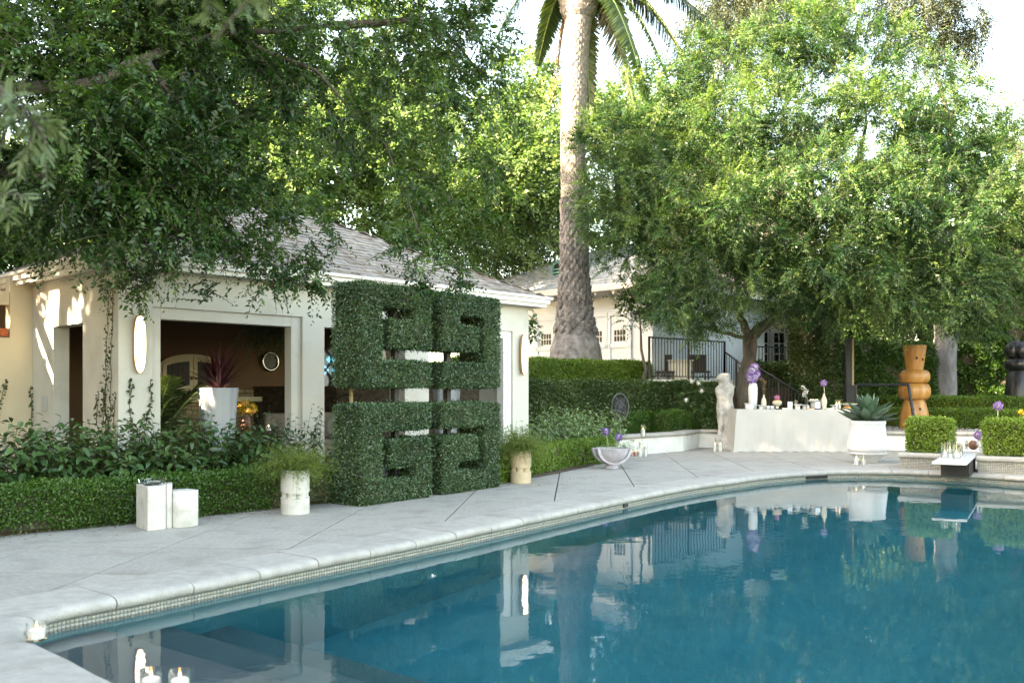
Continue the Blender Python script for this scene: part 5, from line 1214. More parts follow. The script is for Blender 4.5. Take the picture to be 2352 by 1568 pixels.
# lavender stone bowl with alliums
q = G(1405, 1075); t = thing('stone_bowl', 'lavender grey stone bowl planter with purple alliums beside the hedge', 'planter', q, .35)
B().lathe([(.115, 0), (.105, .02), (.10, .07), (.13, .095), (.20, .15), (.255, .23), (.285, .33), (.27, .335), (.24, .25), (.15, .2)], 40).obj('bowl', MAT['lavstone'], t, smooth=40)
for sg in (-1, 1):
    q_ = B(); a_ = [(x_, z_) for x_, z_ in ((.31*math.cos(R(d)), .335+.27*math.sin(R(d))) for d in range(180, 361, 12))]; i_ = [(.262*math.cos(R(d)), .335+.235*math.sin(R(d))) for d in range(360, 179, -12)]
    p_ = a_+i_; n_ = len(p_); q_.add([(p[0], sg*.10-.028, p[1]) for p in p_]+[(p[0], sg*.10+.028, p[1]) for p in p_], [tuple(range(n_)), tuple(range(2*n_-1, n_-1, -1))]+[(i, n_+i, n_+(i+1) % n_, (i+1) % n_) for i in range(n_)])
    q_.obj('rib', MAT['lavstone'], t)
def allium(parent, base, head, r, seed, stem='stemw', mat='mauve'):
    B().tube([base, (Vector(base)+Vector(head))/2+Vector((.01, 0, 0)), head], .006, 6).obj('stem', MAT[stem], parent); core(parent, head, r*.72, MAT['lavstone'], 'flower_core'); return ballflower(parent, head, r, LF[mat], seed, 220, L=.42)
for i, (px, py) in enumerate(((1390, 990), (1421, 1004))):
    h_ = (px-1405)*14.9/F; allium(t, (h_*.5, 0, .3), (h_*.94, -h_*.35, EYE-(py-HZ)*14.9/F), .062, 140+i, 'stem', 'purple')
rng = np.random.default_rng(143); a = sprays([(.12, 0, .42, .18, .14, .1, 26)], rng, nl=9, tl=(.12, .28), L=.10, W=.014, droop=.25); leaves('foliage', *a[:5], LF['sage'], t, a[5])

# oval iron medallion
q = P(1424, 0, 17.9); zc_ = EYE-(935-HZ)*17.9/F
t = thing('iron_medallion', 'oval openwork iron ornament on a stem in the planting bed', 'garden ornament', (q.x, q.y, .3))
zc_ -= .3; wx, wz = .165, .265
B().tube([(wx*math.cos(2*math.pi*i/36), 0, zc_+wz*math.sin(2*math.pi*i/36)) for i in range(36)], .018, 8, True).obj('rim', MAT['castiron'], t, smooth=60)
q_ = B(); rg = random.Random(8)
for k in range(48):
    a0, r0 = rg.uniform(0, 6.28), rg.uniform(.1, .8); cx_, cz_ = wx*r0*math.cos(a0)*.85, wz*r0*math.sin(a0)*.85; rad = rg.uniform(.03, .055); st_ = rg.uniform(0, 6.28); tw_ = rg.choice((-1, 1))
    q_.tube([(cx_+rad*(1-i/16)*math.cos(st_+tw_*i*.5), rg.uniform(-.01, .01), cz_+rad*(1-i/16)*1.3*math.sin(st_+tw_*i*.5)) for i in range(12)], .010, 5)
for k in range(10): a0 = 2*math.pi*k/10+.2; q_.tube([(wx*.1*math.cos(a0), 0, zc_*0+wz*.1*math.sin(a0)), (wx*.6*math.cos(a0+.3), .008, wz*.6*math.sin(a0+.3)), (wx*.98*math.cos(a0), 0, wz*.98*math.sin(a0))], .009, 5)
q_.v = [(x_, y_, z_+zc_) for x_, y_, z_ in q_.v]; q_.obj('scrollwork', MAT['castiron'], t)
B().lathe([(.07, .0), (.07, .03), (.03, .06), (.022, .12), (.045, .16), (.02, .2), (.015, zc_-wz)], 16).obj('stand', MAT['castiron'], t, smooth=40)

# statue
q = G(1664, 1031); t = thing('stone_statue', 'weathered white stone standing figure without arms on a square base', 'statue', q, R(-12))
B().box(-.2, .23, -.17, .2, 0, .17).obj('base', MAT['statue'], t, bevel=.015)
sec = [(.17, -.03, 0, .17, .12, .35), (.21, -.05, 0, .165, .12, .6), (.28, -.04, 0, .125, .10, 1), (.40, -.02, 0, .118, .095, 1.1), (.54, .0, 0, .135, .11, 1.0), (.68, .0, 0, .155, .12, .7), (.82, .01, 0, .178, .13, .4), (.92, .015, 0, .185, .135, .1), (1.02, .01, 0, .168, .115, 0), (1.12, .005, 0, .165, .115, 0),
       (1.22, .0, 0, .192, .13, 0), (1.32, .005, 0, .203, .13, 0), (1.38, .025, 0, .185, .12, 0), (1.42, .03, 0, .145, .10, 0), (1.46, .0, 0, .125, .10, 0), (1.51, -.02, 0, .138, .11, 0), (1.57, -.02, 0, .145, .11, 0), (1.62, -.005, 0, .128, .10, 0), (1.655, .005, 0, .10, .08, 0), (1.665, .01, 0, .05, .04, 0)]
rings = []; n_ = 40; rg = random.Random(4)
for j, (z, cx_, cy__, rx, ry, gr_) in enumerate(sec):
    rr_ = []
    for k in range(n_):
        a = 2*math.pi*k/n_; x_, y_ = math.cos(a), math.sin(a); f = 1-.42*gr_*math.exp(-(x_/.22)**2)*(1 if y_ < 0 else .6)+.03*math.sin(5*a+z*7)+.025*math.sin(9*a-z*13)+rg.uniform(-.012, .012)
        f += .13*math.exp(-((x_-.45)/.3)**2-((z-1.25)/.09)**2)*(y_ < 0)+.11*math.exp(-((x_+.4)/.3)**2-((z-1.27)/.09)**2)*(y_ < 0)
        if z > 1.45: f += .12*math.exp(-((x_+.75)/.35)**2-((z-1.53)/.04)**2)
        rr_.append((cx_+rx*x_*f, cy__+ry*y_*f, z))
    rings.append(rr_)
# denser rings by interpolation
dense = []
for j in range(len(rings)-1):
    for m_ in range(3):
        f = m_/3; dense.append([tuple(np.array(rings[j][k])*(1-f)+np.array(rings[j+1][k])*f) for k in range(n_)])
dense.append(rings[-1]); B().loft(dense).obj('figure', MAT['statue'], t, smooth=70)

# buffet table
TY = 19.07; tx0, tx1, tz = P(1692, 0, TY).x, P(1953, 0, TY).x, .885; td = .80
bt_ = thing('buffet_table', 'buffet table hidden under the grey linen cloth', 'table', ((tx0+tx1)/2, TY+td/2, 0)); hw, hd = (tx1-tx0)/2, td/2
B().box(-hw+.04, hw-.04, -hd+.04, hd-.04, tz-.03, tz-.008).obj('tabletop', MAT['oak'], bt_)
for sx in (-1, 1):
    for sy in (-1, 1): B().box(sx*(hw-.14)-.03, sx*(hw-.14)+.03, sy*(hd-.14)-.03, sy*(hd-.14)+.03, 0, tz-.03).obj('leg', MAT['oak'], bt_)
rings = []; per = []
for (xa, ya, xb, yb, n_) in ((-hw, -hd, hw, -hd, 110), (hw, -hd, hw, hd, 40), (hw, hd, -hw, hd, 60), (-hw, hd, -hw, -hd, 40)):
    for k in range(n_): f = k/n_; per.append((xa+(xb-xa)*f, ya+(yb-ya)*f))
npn = len(per); rg = random.Random(2)
for j in range(15):
    f = j/14; z = tz-(tz-.004)*f; rr_ = []
    for k, (x_, y_) in enumerate(per):
        nx, ny = (x_/hw)**9, (y_/hd)**9; l_ = math.hypot(nx, ny) or 1; nx, ny = nx/l_, ny/l_
        corner = (abs(x_/hw)*abs(y_/hd))**14
        s_ = k/npn*2*math.pi*6.4
        wv = .012*math.sin(s_*1.3+.9*math.sin(s_*.7))+.007*math.sin(s_*2.9+1.3)+.003*math.sin(s_*6.3+f*3)
        o_ = f**1.2*(.022+wv*1.5)+corner*.09*f+(.028*max(0, (f-.9)/.1)*(1+math.sin(s_*2.3))*.6 if f > .9 else 0)
        zz = z+(.014*math.sin(s_*1.9)**2*f**6)
        if f == 0: rr_.append((x_*.992, y_*.985, z))
        else: rr_.append((x_+nx*o_, y_+ny*o_, zz-.006*(1 if j > 0 else 0)))
    rings.append(rr_)
q_ = B(); q_.loft(rings[::-1]); q_.f = [f for i, f in enumerate(q_.f) if i != len(q_.f)-2]
cl_ = q_.obj('tablecloth', MAT['linen'], None, smooth=60, loc=((tx0+tx1)/2, TY+td/2, 0)); tag(cl_, 'grey linen cloth falling to the deck over the buffet table', 'tablecloth')
# what stands on the buffet (crop coordinates c -> photograph columns)
def tx(c): return (1770+c/5.004)*.9408
def tp_(c, dep=.25): Y = TY+dep; return Vector(((tx(c)-CX)*Y/F, Y, tz+.001))
K_ = .188*19.3/F                                        # metres per crop unit
def lathe_thing(name, label, cat, c, prof, mat, dep=.25, n=24, group=None, part='body', smooth=40):
    t = thing(name, label, cat, tp_(c, dep), 0, group); B().lathe([(r*K_, z*K_) for r, z in prof], n).obj(part, MAT[mat], t, smooth=smooth); return t
t = lathe_thing('tall_vase', 'tall white vase with purple hydrangea heads at the left of the buffet', 'vase', 342, [(42, 0), (48, 60), (56, 180), (58, 250), (50, 300), (38, 320), (34, 318), (30, 290)], 'white', .35, part='vase')
for i, (dx, z, r, mt) in enumerate(((-30, 365, 55, 'purple'), (15, 390, 60, 'mauve'), (50, 430, 55, 'purple'), (-20, 470, 58, 'purple'), (20, 510, 58, 'mauve'), (-45, 410, 45, 'purple'))):
    c_ = (dx*K_, (i % 3-1)*.04, z*K_); core(t, c_, r*K_*.75, MAT['lavstone']); ballflower(t, c_, r*K_, LF[mt], 150+i, 170, L=.38)
lathe_thing('footed_bowl', 'white footed bowl at the left end of the buffet', 'bowl', 300, [(46, 0), (50, 10), (54, 45), (48, 55), (64, 66), (64, 74), (40, 70)], 'white', .14)
t = lathe_thing('bottle_vase', 'beige bottle vase with dried flower stems beside the tall vase', 'vase', 475, [(22, 0), (30, 40), (33, 85), (24, 125), (11, 145), (11, 172), (13, 176), (8, 172)], 'beigeclay', .3, part='vase')
for i, (dx, z) in enumerate(((-35, 375), (-8, 350), (10, 300), (4, 250), (20, 330))):
    B().tube([(0, 0, .15), (dx*K_*.4, 0, z*K_*.7), (dx*K_, .01, z*K_)], .003, 5).obj('stem', MAT['hang'], t); ballflower(t, (dx*K_, .01, z*K_), 18*K_, LF['rusty'], 170+i, 40, 'dried_flower', .6)
lathe_thing('cake_stand', 'small white stand with flat plate before the beige bottle vase', 'cake stand', 437, [(20, 0), (22, 30), (14, 36), (44, 46), (46, 52), (10, 52)], 'white', .14)
for c, lb in ((525, 'white cup right of the beige bottle vase'), (577, 'white cup left of the pink flower bowl')): lathe_thing('cup', lb, 'cup', c, [(18, 0), (22, 6), (25, 42), (22, 42), (19, 10)], 'white', .2, group='white cups on the buffet')
t = lathe_thing('pedestal_bowl', 'cream pedestal bowl with fruit and a pink bloom', 'bowl', 637, [(24, 0), (20, 10), (18, 38), (34, 46), (54, 66), (57, 90), (48, 100), (40, 95)], 'beigeclay', .22)
B().sphere((0, 0, 100*K_), 46*K_, 14, 8, (1, 1, .35)).obj('fruit', MAT['orange'], t); core(t, (0, 0, 140*K_), 24*K_, LF['pink'], 'flower_core'); ballflower(t, (0, 0, 142*K_), 34*K_, LF['pink'], 180, 120)
for c, lb in ((660, 'flat black dish below the pink bloom bowl'), (1137, 'flat black dish before the second menu card')): lathe_thing('black_dish', lb, 'dish', c, [(36, 0), (40, 6), (40, 12), (34, 9)], 'black', .07, group='black dishes on the buffet')
for c, lb in ((795, 'pale blue menu card standing left of the candle glasses'), (1135, 'pale menu card leaning on the food pedestal')):
    t = thing('menu_card', lb, 'card', tp_(c, .16 if c > 1000 else .2), R(4), 'menu cards on the buffet'); B().box(-30*K_, 30*K_, -.004, .004, 0, 90*K_).obj('card', MAT['card'], t); B().box(-10*K_, 10*K_, .0045, .03, 0, 6*K_).obj('foot', MAT['black'], t)
for c, hc_, lb in ((865, 22, 'empty looking hurricane glass behind the small white stand'), (1362, 60, 'left hurricane glass with short candle near the agave'), (1397, 66, 'right hurricane glass with short candle near the agave')):
    candle(tp_(c, .3 if c < 900 else .2), lb, 20*K_, 115*K_, 13*K_, hc_*K_, 'hurricane glasses on the buffet')
lathe_thing('cake_stand', 'white pedestal stand with wide plate in the middle of the buffet', 'cake stand', 890, [(24, 0), (26, 34), (18, 40), (50, 52), (54, 62), (10, 62)], 'white', .12)
lathe_thing('cake_stand', 'white plate stand left of the orchid stem', 'cake stand', 972, [(24, 0), (20, 36), (14, 40), (52, 48), (54, 54), (10, 54)], 'white', .3)
t = thing('food_pedestal', 'grey square pedestal carrying a white plate of pastries', 'food stand', tp_(1088, .4)); B().box(-32*K_, 32*K_, -32*K_, 32*K_, 0, 88*K_).obj('pedestal', MAT['greyclay'], t); B().lathe([(58*K_, 88.5*K_), (76*K_, 104*K_), (76*K_, 108*K_), (50*K_, 100*K_)], 26).obj('plate', MAT['white'], t, smooth=40)
for i in range(9): a = i*.7; B().sphere((40*K_*math.cos(a), 40*K_*math.sin(a), 112*K_), 14*K_, 8, 6).obj('pastry', MAT['food'], t)
t = lathe_thing('orchid_vase', 'small white pot with a thin stem of pale orchids', 'flowers', 1015, [(12, 0), (15, 8), (16, 42), (13, 42), (11, 10)], 'white', .2, part='vase')
B().tube([(0, 0, 20*K_), (-8*K_, 0, 120*K_), (-25*K_, 0, 200*K_), (-58*K_, 0, 262*K_)], .0035, 5).obj('stem', MAT['stem'], t)
for i, (dx, z) in enumerate(((-60, 262), (-25, 222), (-46, 172), (-30, 205))): ballflower(t, (dx*K_, 0, z*K_), 24*K_, LF['whitef'], 190+i, 26, 'orchid', .8)
t = lathe_thing('bottle_vase', 'beige bottle vase with one purple allium right of the menu cards', 'vase', 1210, [(24, 0), (30, 40), (35, 95), (28, 135), (13, 160), (13, 182), (15, 186), (9, 182)], 'beigeclay', .2, part='vase')
allium(t, (0, 0, .2), (-4*K_, 0, 318*K_), 42*K_, 200)
lathe_thing('cake_stand', 'white stand left of the two hurricane glasses near the agave', 'cake stand', 1328, [(26, 0), (22, 36), (16, 40), (44, 46), (46, 52), (10, 52)], 'white', .26)
t = lathe_thing('food_platter', 'wide white platter of salad on an orange base behind the agave', 'food stand', 1512, [(40, 0), (46, 40), (60, 44), (104, 62), (106, 68), (40, 64)], 'white', .35, 30)
rng = np.random.default_rng(205); n = 160; a = rng.uniform(0, 6.28, n); r_ = 92*K_*np.sqrt(rng.random(n)); leaves('salad', np.stack([r_*np.cos(a), r_*np.sin(a), np.full(n, 68*K_)], 1), rng.normal(0, 1, (n, 3))+[0, 0, .4], rng.normal(0, .6, (n, 3))+[0, 0, 1], .03, .02, LF['fern'], t, rng.random(n))
B().lathe([(72*K_, 0), (74*K_, 20*K_), (47*K_, 38*K_)], 24).obj('orange_base', MAT['orange'], t, smooth=40)
for c, lb, m_ in ((735, 'small tray of canapes by the first menu card', 'food'), (1040, 'small tray of brown canapes by the orchid pot', 'orange'), (1275, 'small tray of canapes right of the allium vase', 'food')):
    t = thing('canape_tray', lb, 'tray', tp_(c, .1), 0, 'canape trays on the buffet'); B().box(-38*K_, 38*K_, -.05, .05, 0, 5*K_).obj('tray', MAT['white'], t)
    for i in range(8): B().sphere((-28*K_+(i % 4)*18*K_, -.02+.04*(i//4), 9*K_), 8*K_, 7, 5).obj('canape', MAT[m_], t)

# agave pot
q = G(1992, 1061); ag = thing('agave_pot', 'large white urn planter with a blue green agave right of the table', 'potted plant', q)
B().lathe([(.165, 0), (.175, .012), (.20, .05), (.26, .105), (.315, .145), (.33, .155), (.335, .172), (.30, .185), (.325, .205), (.342, .225), (.345, .25), (.32, .5), (.302, .665), (.304, .67), (.312, .70), (.312, .73), (.30, .74), (.28, .735), (.27, .68)], 56).obj('pot', MAT['white'], ag, smooth=35)
B().lathe([(.275, .66), (.27, .69)], 24).obj('soil', MAT['soil'], ag)
rng = np.random.default_rng(210); n = 36; i_ = np.arange(n); a = i_*2.39996; el = R(8)+R(72)*(i_/n)**1.0; rad = .11*(1-i_/n)
ax = np.stack([np.cos(a)*np.cos(el), np.sin(a)*np.cos(el), np.sin(el)], 1); nr = np.stack([-np.cos(a)*np.sin(el), -np.sin(a)*np.sin(el), np.cos(el)], 1)
pos = np.stack([rad*np.cos(a), rad*np.sin(a), .70+.10*i_/n], 1)
al_, ac_, ar_ = .50*rng.uniform(.85, 1.1, n)*(1-.12*i_/n), -.12+rng.normal(0, .1, n), rng.random(n)
for k in range(n): ribbons('leaf', pos[k:k+1], ax[k:k+1], nr[k:k+1], al_[k:k+1], .165, [.42, .62, .88, 1, .96, .72, .38, .06], LF['agave'], ag, ar_[k:k+1], curl=ac_[k:k+1], fold=.3)
tip = pos+nrmz(ax)*.5

# tiled planter blocks, topiary cubes, diving board
F2 = Vector((.862, -.506, 0)); E2 = Vector((.506, .862, 0)); fa2 = math.atan2(F2.y, F2.x)
def tileblock(label, loc, wd, dp, seed):
    t = thing('tiled_planter', label, 'planter block', loc, fa2, 'mosaic planter blocks at the diving board')
    B().box(0, wd, 0, dp, 0, .175).obj('block', MAT['joint'], t)
    def f_(s):
        return ((s, -.0015), (0, -1)) if s < wd else ((wd+.0015, s-wd), (1, 0))
    mosaic('mosaic_tiles', f_, wd, .0, 7, .025, t, MAT['tile'], seed)
    mosaic('mosaic_tiles', lambda s: ((-.0015, dp-s), (-1, 0)), dp, .0, 7, .025, t, MAT['tile'], seed+1)
    mosaic('mosaic_tiles', lambda s: ((wd+.0015, s), (1, 0)), dp, .0, 7, .025, t, MAT['tile'], seed+2)
    B().box(-.045, wd+.045, -.045, dp+.045, .176, .262).obj('coping', MAT['coping'], t, bevel=.036, seg=4); return t
bl = G(2068, 1075); br = G(2246, 1085)
tileblock('left mosaic planter block under the first topiary cube', bl, .80, .75, 220); tileblock('right mosaic planter block under the second topiary cube', br, 1.3, .75, 221)
def cube(label, base, wd, dp, z0, z1, seed):
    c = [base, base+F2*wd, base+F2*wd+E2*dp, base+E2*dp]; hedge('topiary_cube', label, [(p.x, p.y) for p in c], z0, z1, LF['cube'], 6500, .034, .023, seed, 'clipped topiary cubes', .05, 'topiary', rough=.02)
cube('clipped bright green topiary cube left of the diving board', bl+F2*.09+E2*.08, .66, .58, .263, .80, 31); cube('clipped bright green topiary cube right of the diving board', br+F2*.09+E2*.08, 1.15, .58, .263, .80, 32)
db0 = G(2140, 1059, .28); db = thing('diving_board', 'white diving board reaching over the pool between the topiary cubes', 'diving board', (db0.x, db0.y, .24), fa2)
B().box(0, .44, 0, 2.5, 0, .035).obj('board', MAT['white'], db, bevel=.005); B().box(.03, .41, .95, 2.3, -.24, -.001).obj('base', MAT['black'], db)
def onboard(x, y, Z=.276): Y = F*(EYE-Z)/(y-HZ); return Vector(((x-CX)*Y/F, Y, Z))
rx_ = lambda c: (2140+c/6.03)*.9408
ry_ = lambda c: (920+c/6.03)*.9408
for c, yb, w_, hg, hc_, lb in ((1003, 1185, 52, 230, 75, 'front left hurricane glass with lit candle on the diving board'), (1082, 1120, 42, 215, 62, 'tall rear hurricane glass on the diving board'), (1178, 1195, 54, 235, 80, 'front middle hurricane glass with lit candle on the diving board'), (1185, 1130, 40, 190, 120, 'rear middle hurricane glass behind the front pair'), (1232, 1160, 34, 175, 60, 'right hurricane glass on the diving board')):
    kk = .156*13.3/F; candle(onboard(rx_(c), ry_(yb)), lb, w_*kk, hg*kk, w_*kk*.72, hc_*kk, 'hurricane glasses on the diving board')
candle(onboard(rx_(1325), ry_(1060)), 'clear slim glass left of the brown ball vase', .03, .17, .02, .04, 'hurricane glasses on the diving board', lit=False)
q = onboard(rx_(1425), ry_(1070)); t = thing('ball_vase', 'round brown glazed vase with moss on the diving board', 'vase', q); B().sphere((0, 0, .078), .08, 20, 14).obj('body', MAT['rust'], t, smooth=True)
ballflower(t, (0, 0, .115), .062, LF['fern'], 230, 160, 'moss', .25)
q = onboard(rx_(1535), ry_(1085)); t = thing('branch_vase', 'white branching vase holding one purple allium by the second topiary cube', 'vase', q)
q_ = B()
for pts in ([(0, 0, 0), (-.01, 0, .06), (-.05, 0, .12), (-.04, 0, .19)], [(0, 0, .05), (.05, 0, .1), (.03, .01, .2)], [(.01, 0, 0), (.07, 0, .03), (.09, 0, .1)], [(-.02, 0, .02), (.03, .02, .12), (-.01, .02, .2)]): q_.tube(pts, [.024, .02, .018, .012], 9)
q_.obj('vase', MAT['white'], t, smooth=60); allium(t, (-.04, 0, .17), (-.045, 0, .255), .07, 231)
q = P(rx_(1745), 0, 14.9); t = thing('allium_stem', 'single tall allium rising behind the second topiary cube', 'flower', (q.x, q.y, .262)); hz_ = EYE-(ry_(425)-HZ)*14.9/F-.262; allium(t, (0, .0, 0), (45*.156*14.9/F, 0, hz_), .075, 232)
q = P(rx_(2130), 0, 14.9); t = thing('billy_buttons', 'yellow ball flowers above the right topiary cube', 'flowers', (q.x, q.y, .262))
for i, (dx, yy) in enumerate(((-20, 520), (30, 545), (55, 585), (10, 500), (80, 520))):
    h_ = (dx*.156*14.9/F, .01*i, EYE-(ry_(yy)-HZ)*14.9/F-.262); B().tube([(0, 0, 0), h_], .003, 5).obj('stem', MAT['stem'], t); B().sphere(h_, .03, 12, 8).obj('flower_core', LF['yellow'], t, smooth=True); ballflower(t, h_, .036, LF['yellow'], 240+i, 60, L=.3)

# carved totems
q = P(2100, 0, 20.9); q.z = .40
t = thing('wooden_totem', 'tall carved honey coloured wooden totem of stacked rounds on the gravel', 'sculpture', q, .3)
def tp_w(c): return c/4.355*.9408*20.9/F/2
def tz_w(c): return EYE-((700+c/4.355)*.9408-HZ)*20.9/F-.40
wv_ = lambda a, z: 1+.012*math.sin(3*a+z*2)+.01*math.sin(7*a)
B().lathe([(tp_w(300), 0), (tp_w(295), .12), (tp_w(282), tz_w(1340)), (tp_w(240), tz_w(1250)), (tp_w(205), tz_w(1205)), (tp_w(190), tz_w(1196))], 40, fr=wv_).obj('foot', MAT['totem'], t, smooth=40)
def bun(z0, z1, w_): zm, h_ = (z0+z1)/2, (z1-z0)/2; return [(w_*(.62+.38*max(0, math.cos(f*math.pi/2))**.75), zm+h_*math.sin(f*math.pi/2)) for f in np.linspace(-.98, .98, 15)]
B().lathe(bun(tz_w(1197), tz_w(1026), tp_w(325)), 44, fr=wv_).obj('lower_round', MAT['totem'], t, smooth=60); B().lathe(bun(tz_w(1027), tz_w(884), tp_w(308)), 44, fr=wv_).obj('upper_round', MAT['totem'], t, smooth=60)
B().lathe([(tp_w(172), tz_w(885)), (tp_w(178), tz_w(860)), (tp_w(205), tz_w(760)), (tp_w(232), tz_w(660)), (tp_w(238), tz_w(624)), (tp_w(215), tz_w(622))], 40, fr=wv_).obj('crown_block', MAT['totem'], t, smooth=40)
rx1 = -.3
for (ax_, z0, z1, w0, w1) in ((-1.25, tz_w(1460), tz_w(1215), 296, 212), (-1.1, tz_w(1180), tz_w(1040), 318, 318), (-1.1, tz_w(1010), tz_w(900), 300, 300), (-2.2, tz_w(1180), tz_w(1040), 318, 318), (-2.1, tz_w(1010), tz_w(900), 300, 300)):
    pts = []
    for k in range(8):
        f = k/7; z = z0+(z1-z0)*f; r_ = tp_w(w0+(w1-w0)*f)*(1.0 if w0 != w1 else (.62+.38*max(0, math.cos((2*f-1)*.95*math.pi/2))**.55))+.001; aa = ax_-.3+.04*math.sin(f*5); pts.append((r_*math.cos(aa), r_*math.sin(aa), z))
    B().tube(pts, .007, 5).obj('crack', MAT['crack'], t)
for (ax_, cz, w_) in ((-1.75, 760, 210), (-1.05, 775, 208), (-2.05, 1300, 270), (-1.55, 1295, 268)):
    r_ = tp_w(w_)-.004; aa = ax_-.3; B().sphere((r_*math.cos(aa), r_*math.sin(aa), tz_w(cz)), .022, 10, 8, (1, 1, 1.4)).obj('knot', MAT['crack'], t)
q = P(2342, 0, 22.6); q.z = .40; t = thing('black_totem', 'black charred wooden totem with lobed top at the right edge', 'sculpture', q)
k_ = 1/4.355*.9408*22.6/F; zt_ = lambda c: EYE-((700+c/4.355)*.9408-HZ)*22.6/F-.40
B().lathe([(165*k_, 0), (160*k_, .2), (150*k_, zt_(1150)), (118*k_, zt_(900)), (105*k_, zt_(886))], 36, fr=wv_).obj('foot', MAT['blackwood'], t, smooth=40); B().lathe(bun(zt_(888), zt_(762), 150*k_), 36).obj('round', MAT['blackwood'], t, smooth=60)
for i in range(6):
    a = 2*math.pi*i/6+.2; B().sphere((82*k_*math.cos(a), 82*k_*math.sin(a), zt_(680)), 72*k_, 16, 12, (1, 1, 1.25)).obj('lobe', MAT['blackwood'], t, smooth=True)
for i in range(5):
    a = 2*math.pi*i/5; B().sphere((70*k_*math.cos(a), 70*k_*math.sin(a), zt_(615)), 46*k_, 14, 10).obj('lobe', MAT['blackwood'], t, smooth=True)
B().lathe([(90*k_, zt_(765)), (95*k_, zt_(650))], 20).obj('core', MAT['blackwood'], t)
# handrail and black post
ra, rb_, rc2 = P(1966, 883, 20.2), P(2086, 883, 20.2), P(2102, 978, 19.9)
t = thing('handrail', 'bent black steel handrail in front of the carved totem', 'handrail', (ra.x, ra.y, .4)); o_ = Vector((ra.x, ra.y, .4))
B().tube([ra-o_, rb_-o_], .028, 8).obj('rail', MAT['iron'], t); B().tube([rb_-o_+Vector((0, 0, .02)), rc2-o_, Vector((rc2.x, rc2.y, .4))-o_], .034, 8).obj('post', MAT['iron'], t); B().tube([ra-o_, Vector((ra.x, ra.y, .40))-o_], .028, 8).obj('post', MAT['iron'], t)
q = P(1950, 0, 21.2); zt1 = EYE-(778-HZ)*21.2/F
t = thing('speaker_post', 'tall black post with tan edge standing on a black box left of the agave', 'post', (q.x, q.y, .30)); B().box(-.10, .12, -.1, .1, 0, EYE-(885-HZ)*21.2/F-.3).obj('box', MAT['black'], t, bevel=.01)
B().box(-.08, .05, -.06, .06, EYE-(885-HZ)*21.2/F-.299, zt1-.3).obj('post', MAT['black'], t); B().box(.0505, .095, -.06, .06, EYE-(885-HZ)*21.2/F-.299, zt1-.3).obj('edge', MAT['tan'], t)

# ------------------------------------------------------------------ candles about the deck
gcan = 'lit candles in glass'
candle(G(84, 1468), 'candle glass on the coping at the rounded pool corner', .047, .085, .036, .045, gcan)
candle(G(347, 1588), 'left candle glass of the pair on the near coping', .045, .095, .036, .05, gcan)
candle(G(413, 1590), 'right candle glass of the pair on the near coping', .045, .095, .036, .05, gcan)
q = G(1478, 1003, .405); candle((q.x, q.y+.05, .406), 'white pillar candle in a glass on the planter wall coping', .045, .24, .035, .13, gcan)
for c, yb, hg, hc_, wx_, lb in ((655, 985, .22, .09, 'pinkwax', 'squat pink candle glass at the foot of the planter wall'), (705, 985, .2, .09, 'pinkwax', 'second pink candle glass beside the squat one'), (760, 985, .26, .10, 'wax', 'white pillar candle in the middle of the planter wall group'), (765, 960, .3, .25, 'wax', 'tallest white pillar candle at the planter wall'), (830, 982, .26, .19, 'wax', 'right white pillar candle of the planter wall group')):
    candle(G((1420+c/5.345)*.9408, (930+yb/5.345)*.9408), lb, .045, hg, .033, hc_, gcan, wx_)
for c, yb, hc_, lb in ((1741, 915, .13, 'left white candle at the statue base'), (1812, 918, .14, 'right white candle at the statue base')): candle(G((1420+c/5.345)*.9408, (930+yb/5.345)*.9408), lb, .045, .2, .034, hc_, gcan)
candle(G(1967, 1068), 'tall white candle glass at the foot of the agave urn', .05, .17, .042, .12, gcan); candle(G(1983, 1068), 'short white candle glass at the foot of the agave urn', .045, .17, .036, .075, gcan)
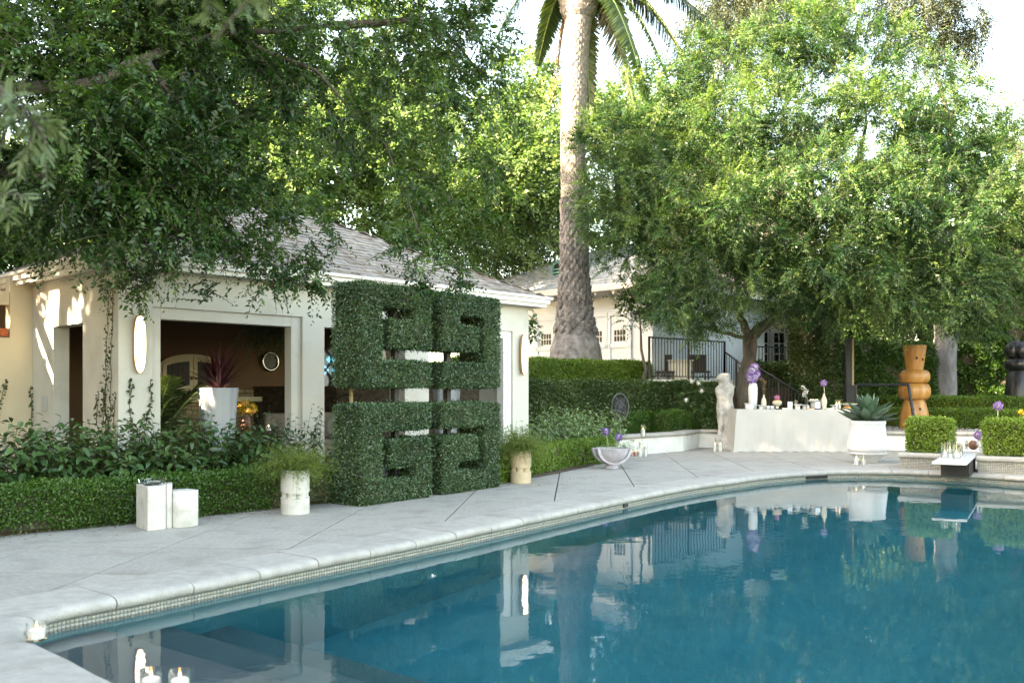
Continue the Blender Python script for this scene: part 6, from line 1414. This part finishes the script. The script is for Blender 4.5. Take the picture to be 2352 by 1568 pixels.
# fallen leaves and litter on the deck, a small drain
rng = np.random.default_rng(300); n = 170; s_ = rng.uniform(-1, 8.5, n); o_ = -np.abs(rng.normal(0, .22, n)); p = np.array(H0)+np.array(hedge_d)*s_[:, None]+np.array(D2)*o_[:, None]; p[:, 2] = .004
leaves('fallen_leaves', p, np.concatenate([rng.normal(0, 1, (n, 2)), rng.uniform(0, .2, (n, 1))], 1), np.array([0, 0, 1.])+rng.normal(0, .25, (n, 3)), rng.uniform(.015, .035, n), rng.uniform(.008, .018, n), LF['rusty'], None, rng.random(n)); tag(bpy.data.objects['fallen_leaves'], 'dry leaves fallen along the hedge foot', None, None, 'stuff')

# ------------------------------------------------------------------ near foliage at the frame's upper left (out of focus)
def branch(label, pts, seed, n_tw, L, W, mat, tl, group='near branches at the upper left'):
    base = Vector(pts[0]); t = thing('olive_branch', label, 'branch', base, 0, group); rng = np.random.default_rng(seed)
    B().tube([Vector(p)-base for p in pts], [.012, .008, .005, .002][:len(pts)], 7).obj('stem', MAT['bark'], t)
    f = rng.uniform(.15, 1, n_tw)*(len(pts)-1.001); ii = f.astype(int); A_ = np.array([list(p) for p in pts]); p = A_[ii]+(A_[ii+1]-A_[ii])*(f-ii)[:, None]
    c = [(q_[0], q_[1], q_[2], .04, .04, .04, 1) for q_ in p]
    a = sprays(c, rng, nl=12, tl=tl, L=L, W=W, droop=.3, spread=.7)
    ribbons('foliage', a[0], a[1], a[2], a[3], a[4], [.1, .8, 1, .8, .1], mat, t, a[5], curl=.15, off=base); twigmesh('twigs', a[6], MAT['bark'], t, base, .003, 1)
branch('grey green olive branch hanging at the left edge', [P(-120, 60, 2.7), P(-40, 170, 2.7), P(60, 260, 2.7), P(110, 330, 2.7)], 310, 34, .062, .012, LF['olive'], (.08, .16))
branch('blurred olive branch across the top left', [P(220, -170, 1.7), P(350, -100, 1.7), P(470, -55, 1.7), P(580, -15, 1.7)], 311, 18, .05, .011, LF['olive'], (.05, .1))
branch('small olive tip low on the left edge', [P(-80, 380, 3.0), P(-30, 430, 3.0), P(10, 450, 3.0), P(35, 445, 3.0)], 312, 9, .06, .012, LF['olive'], (.05, .1))
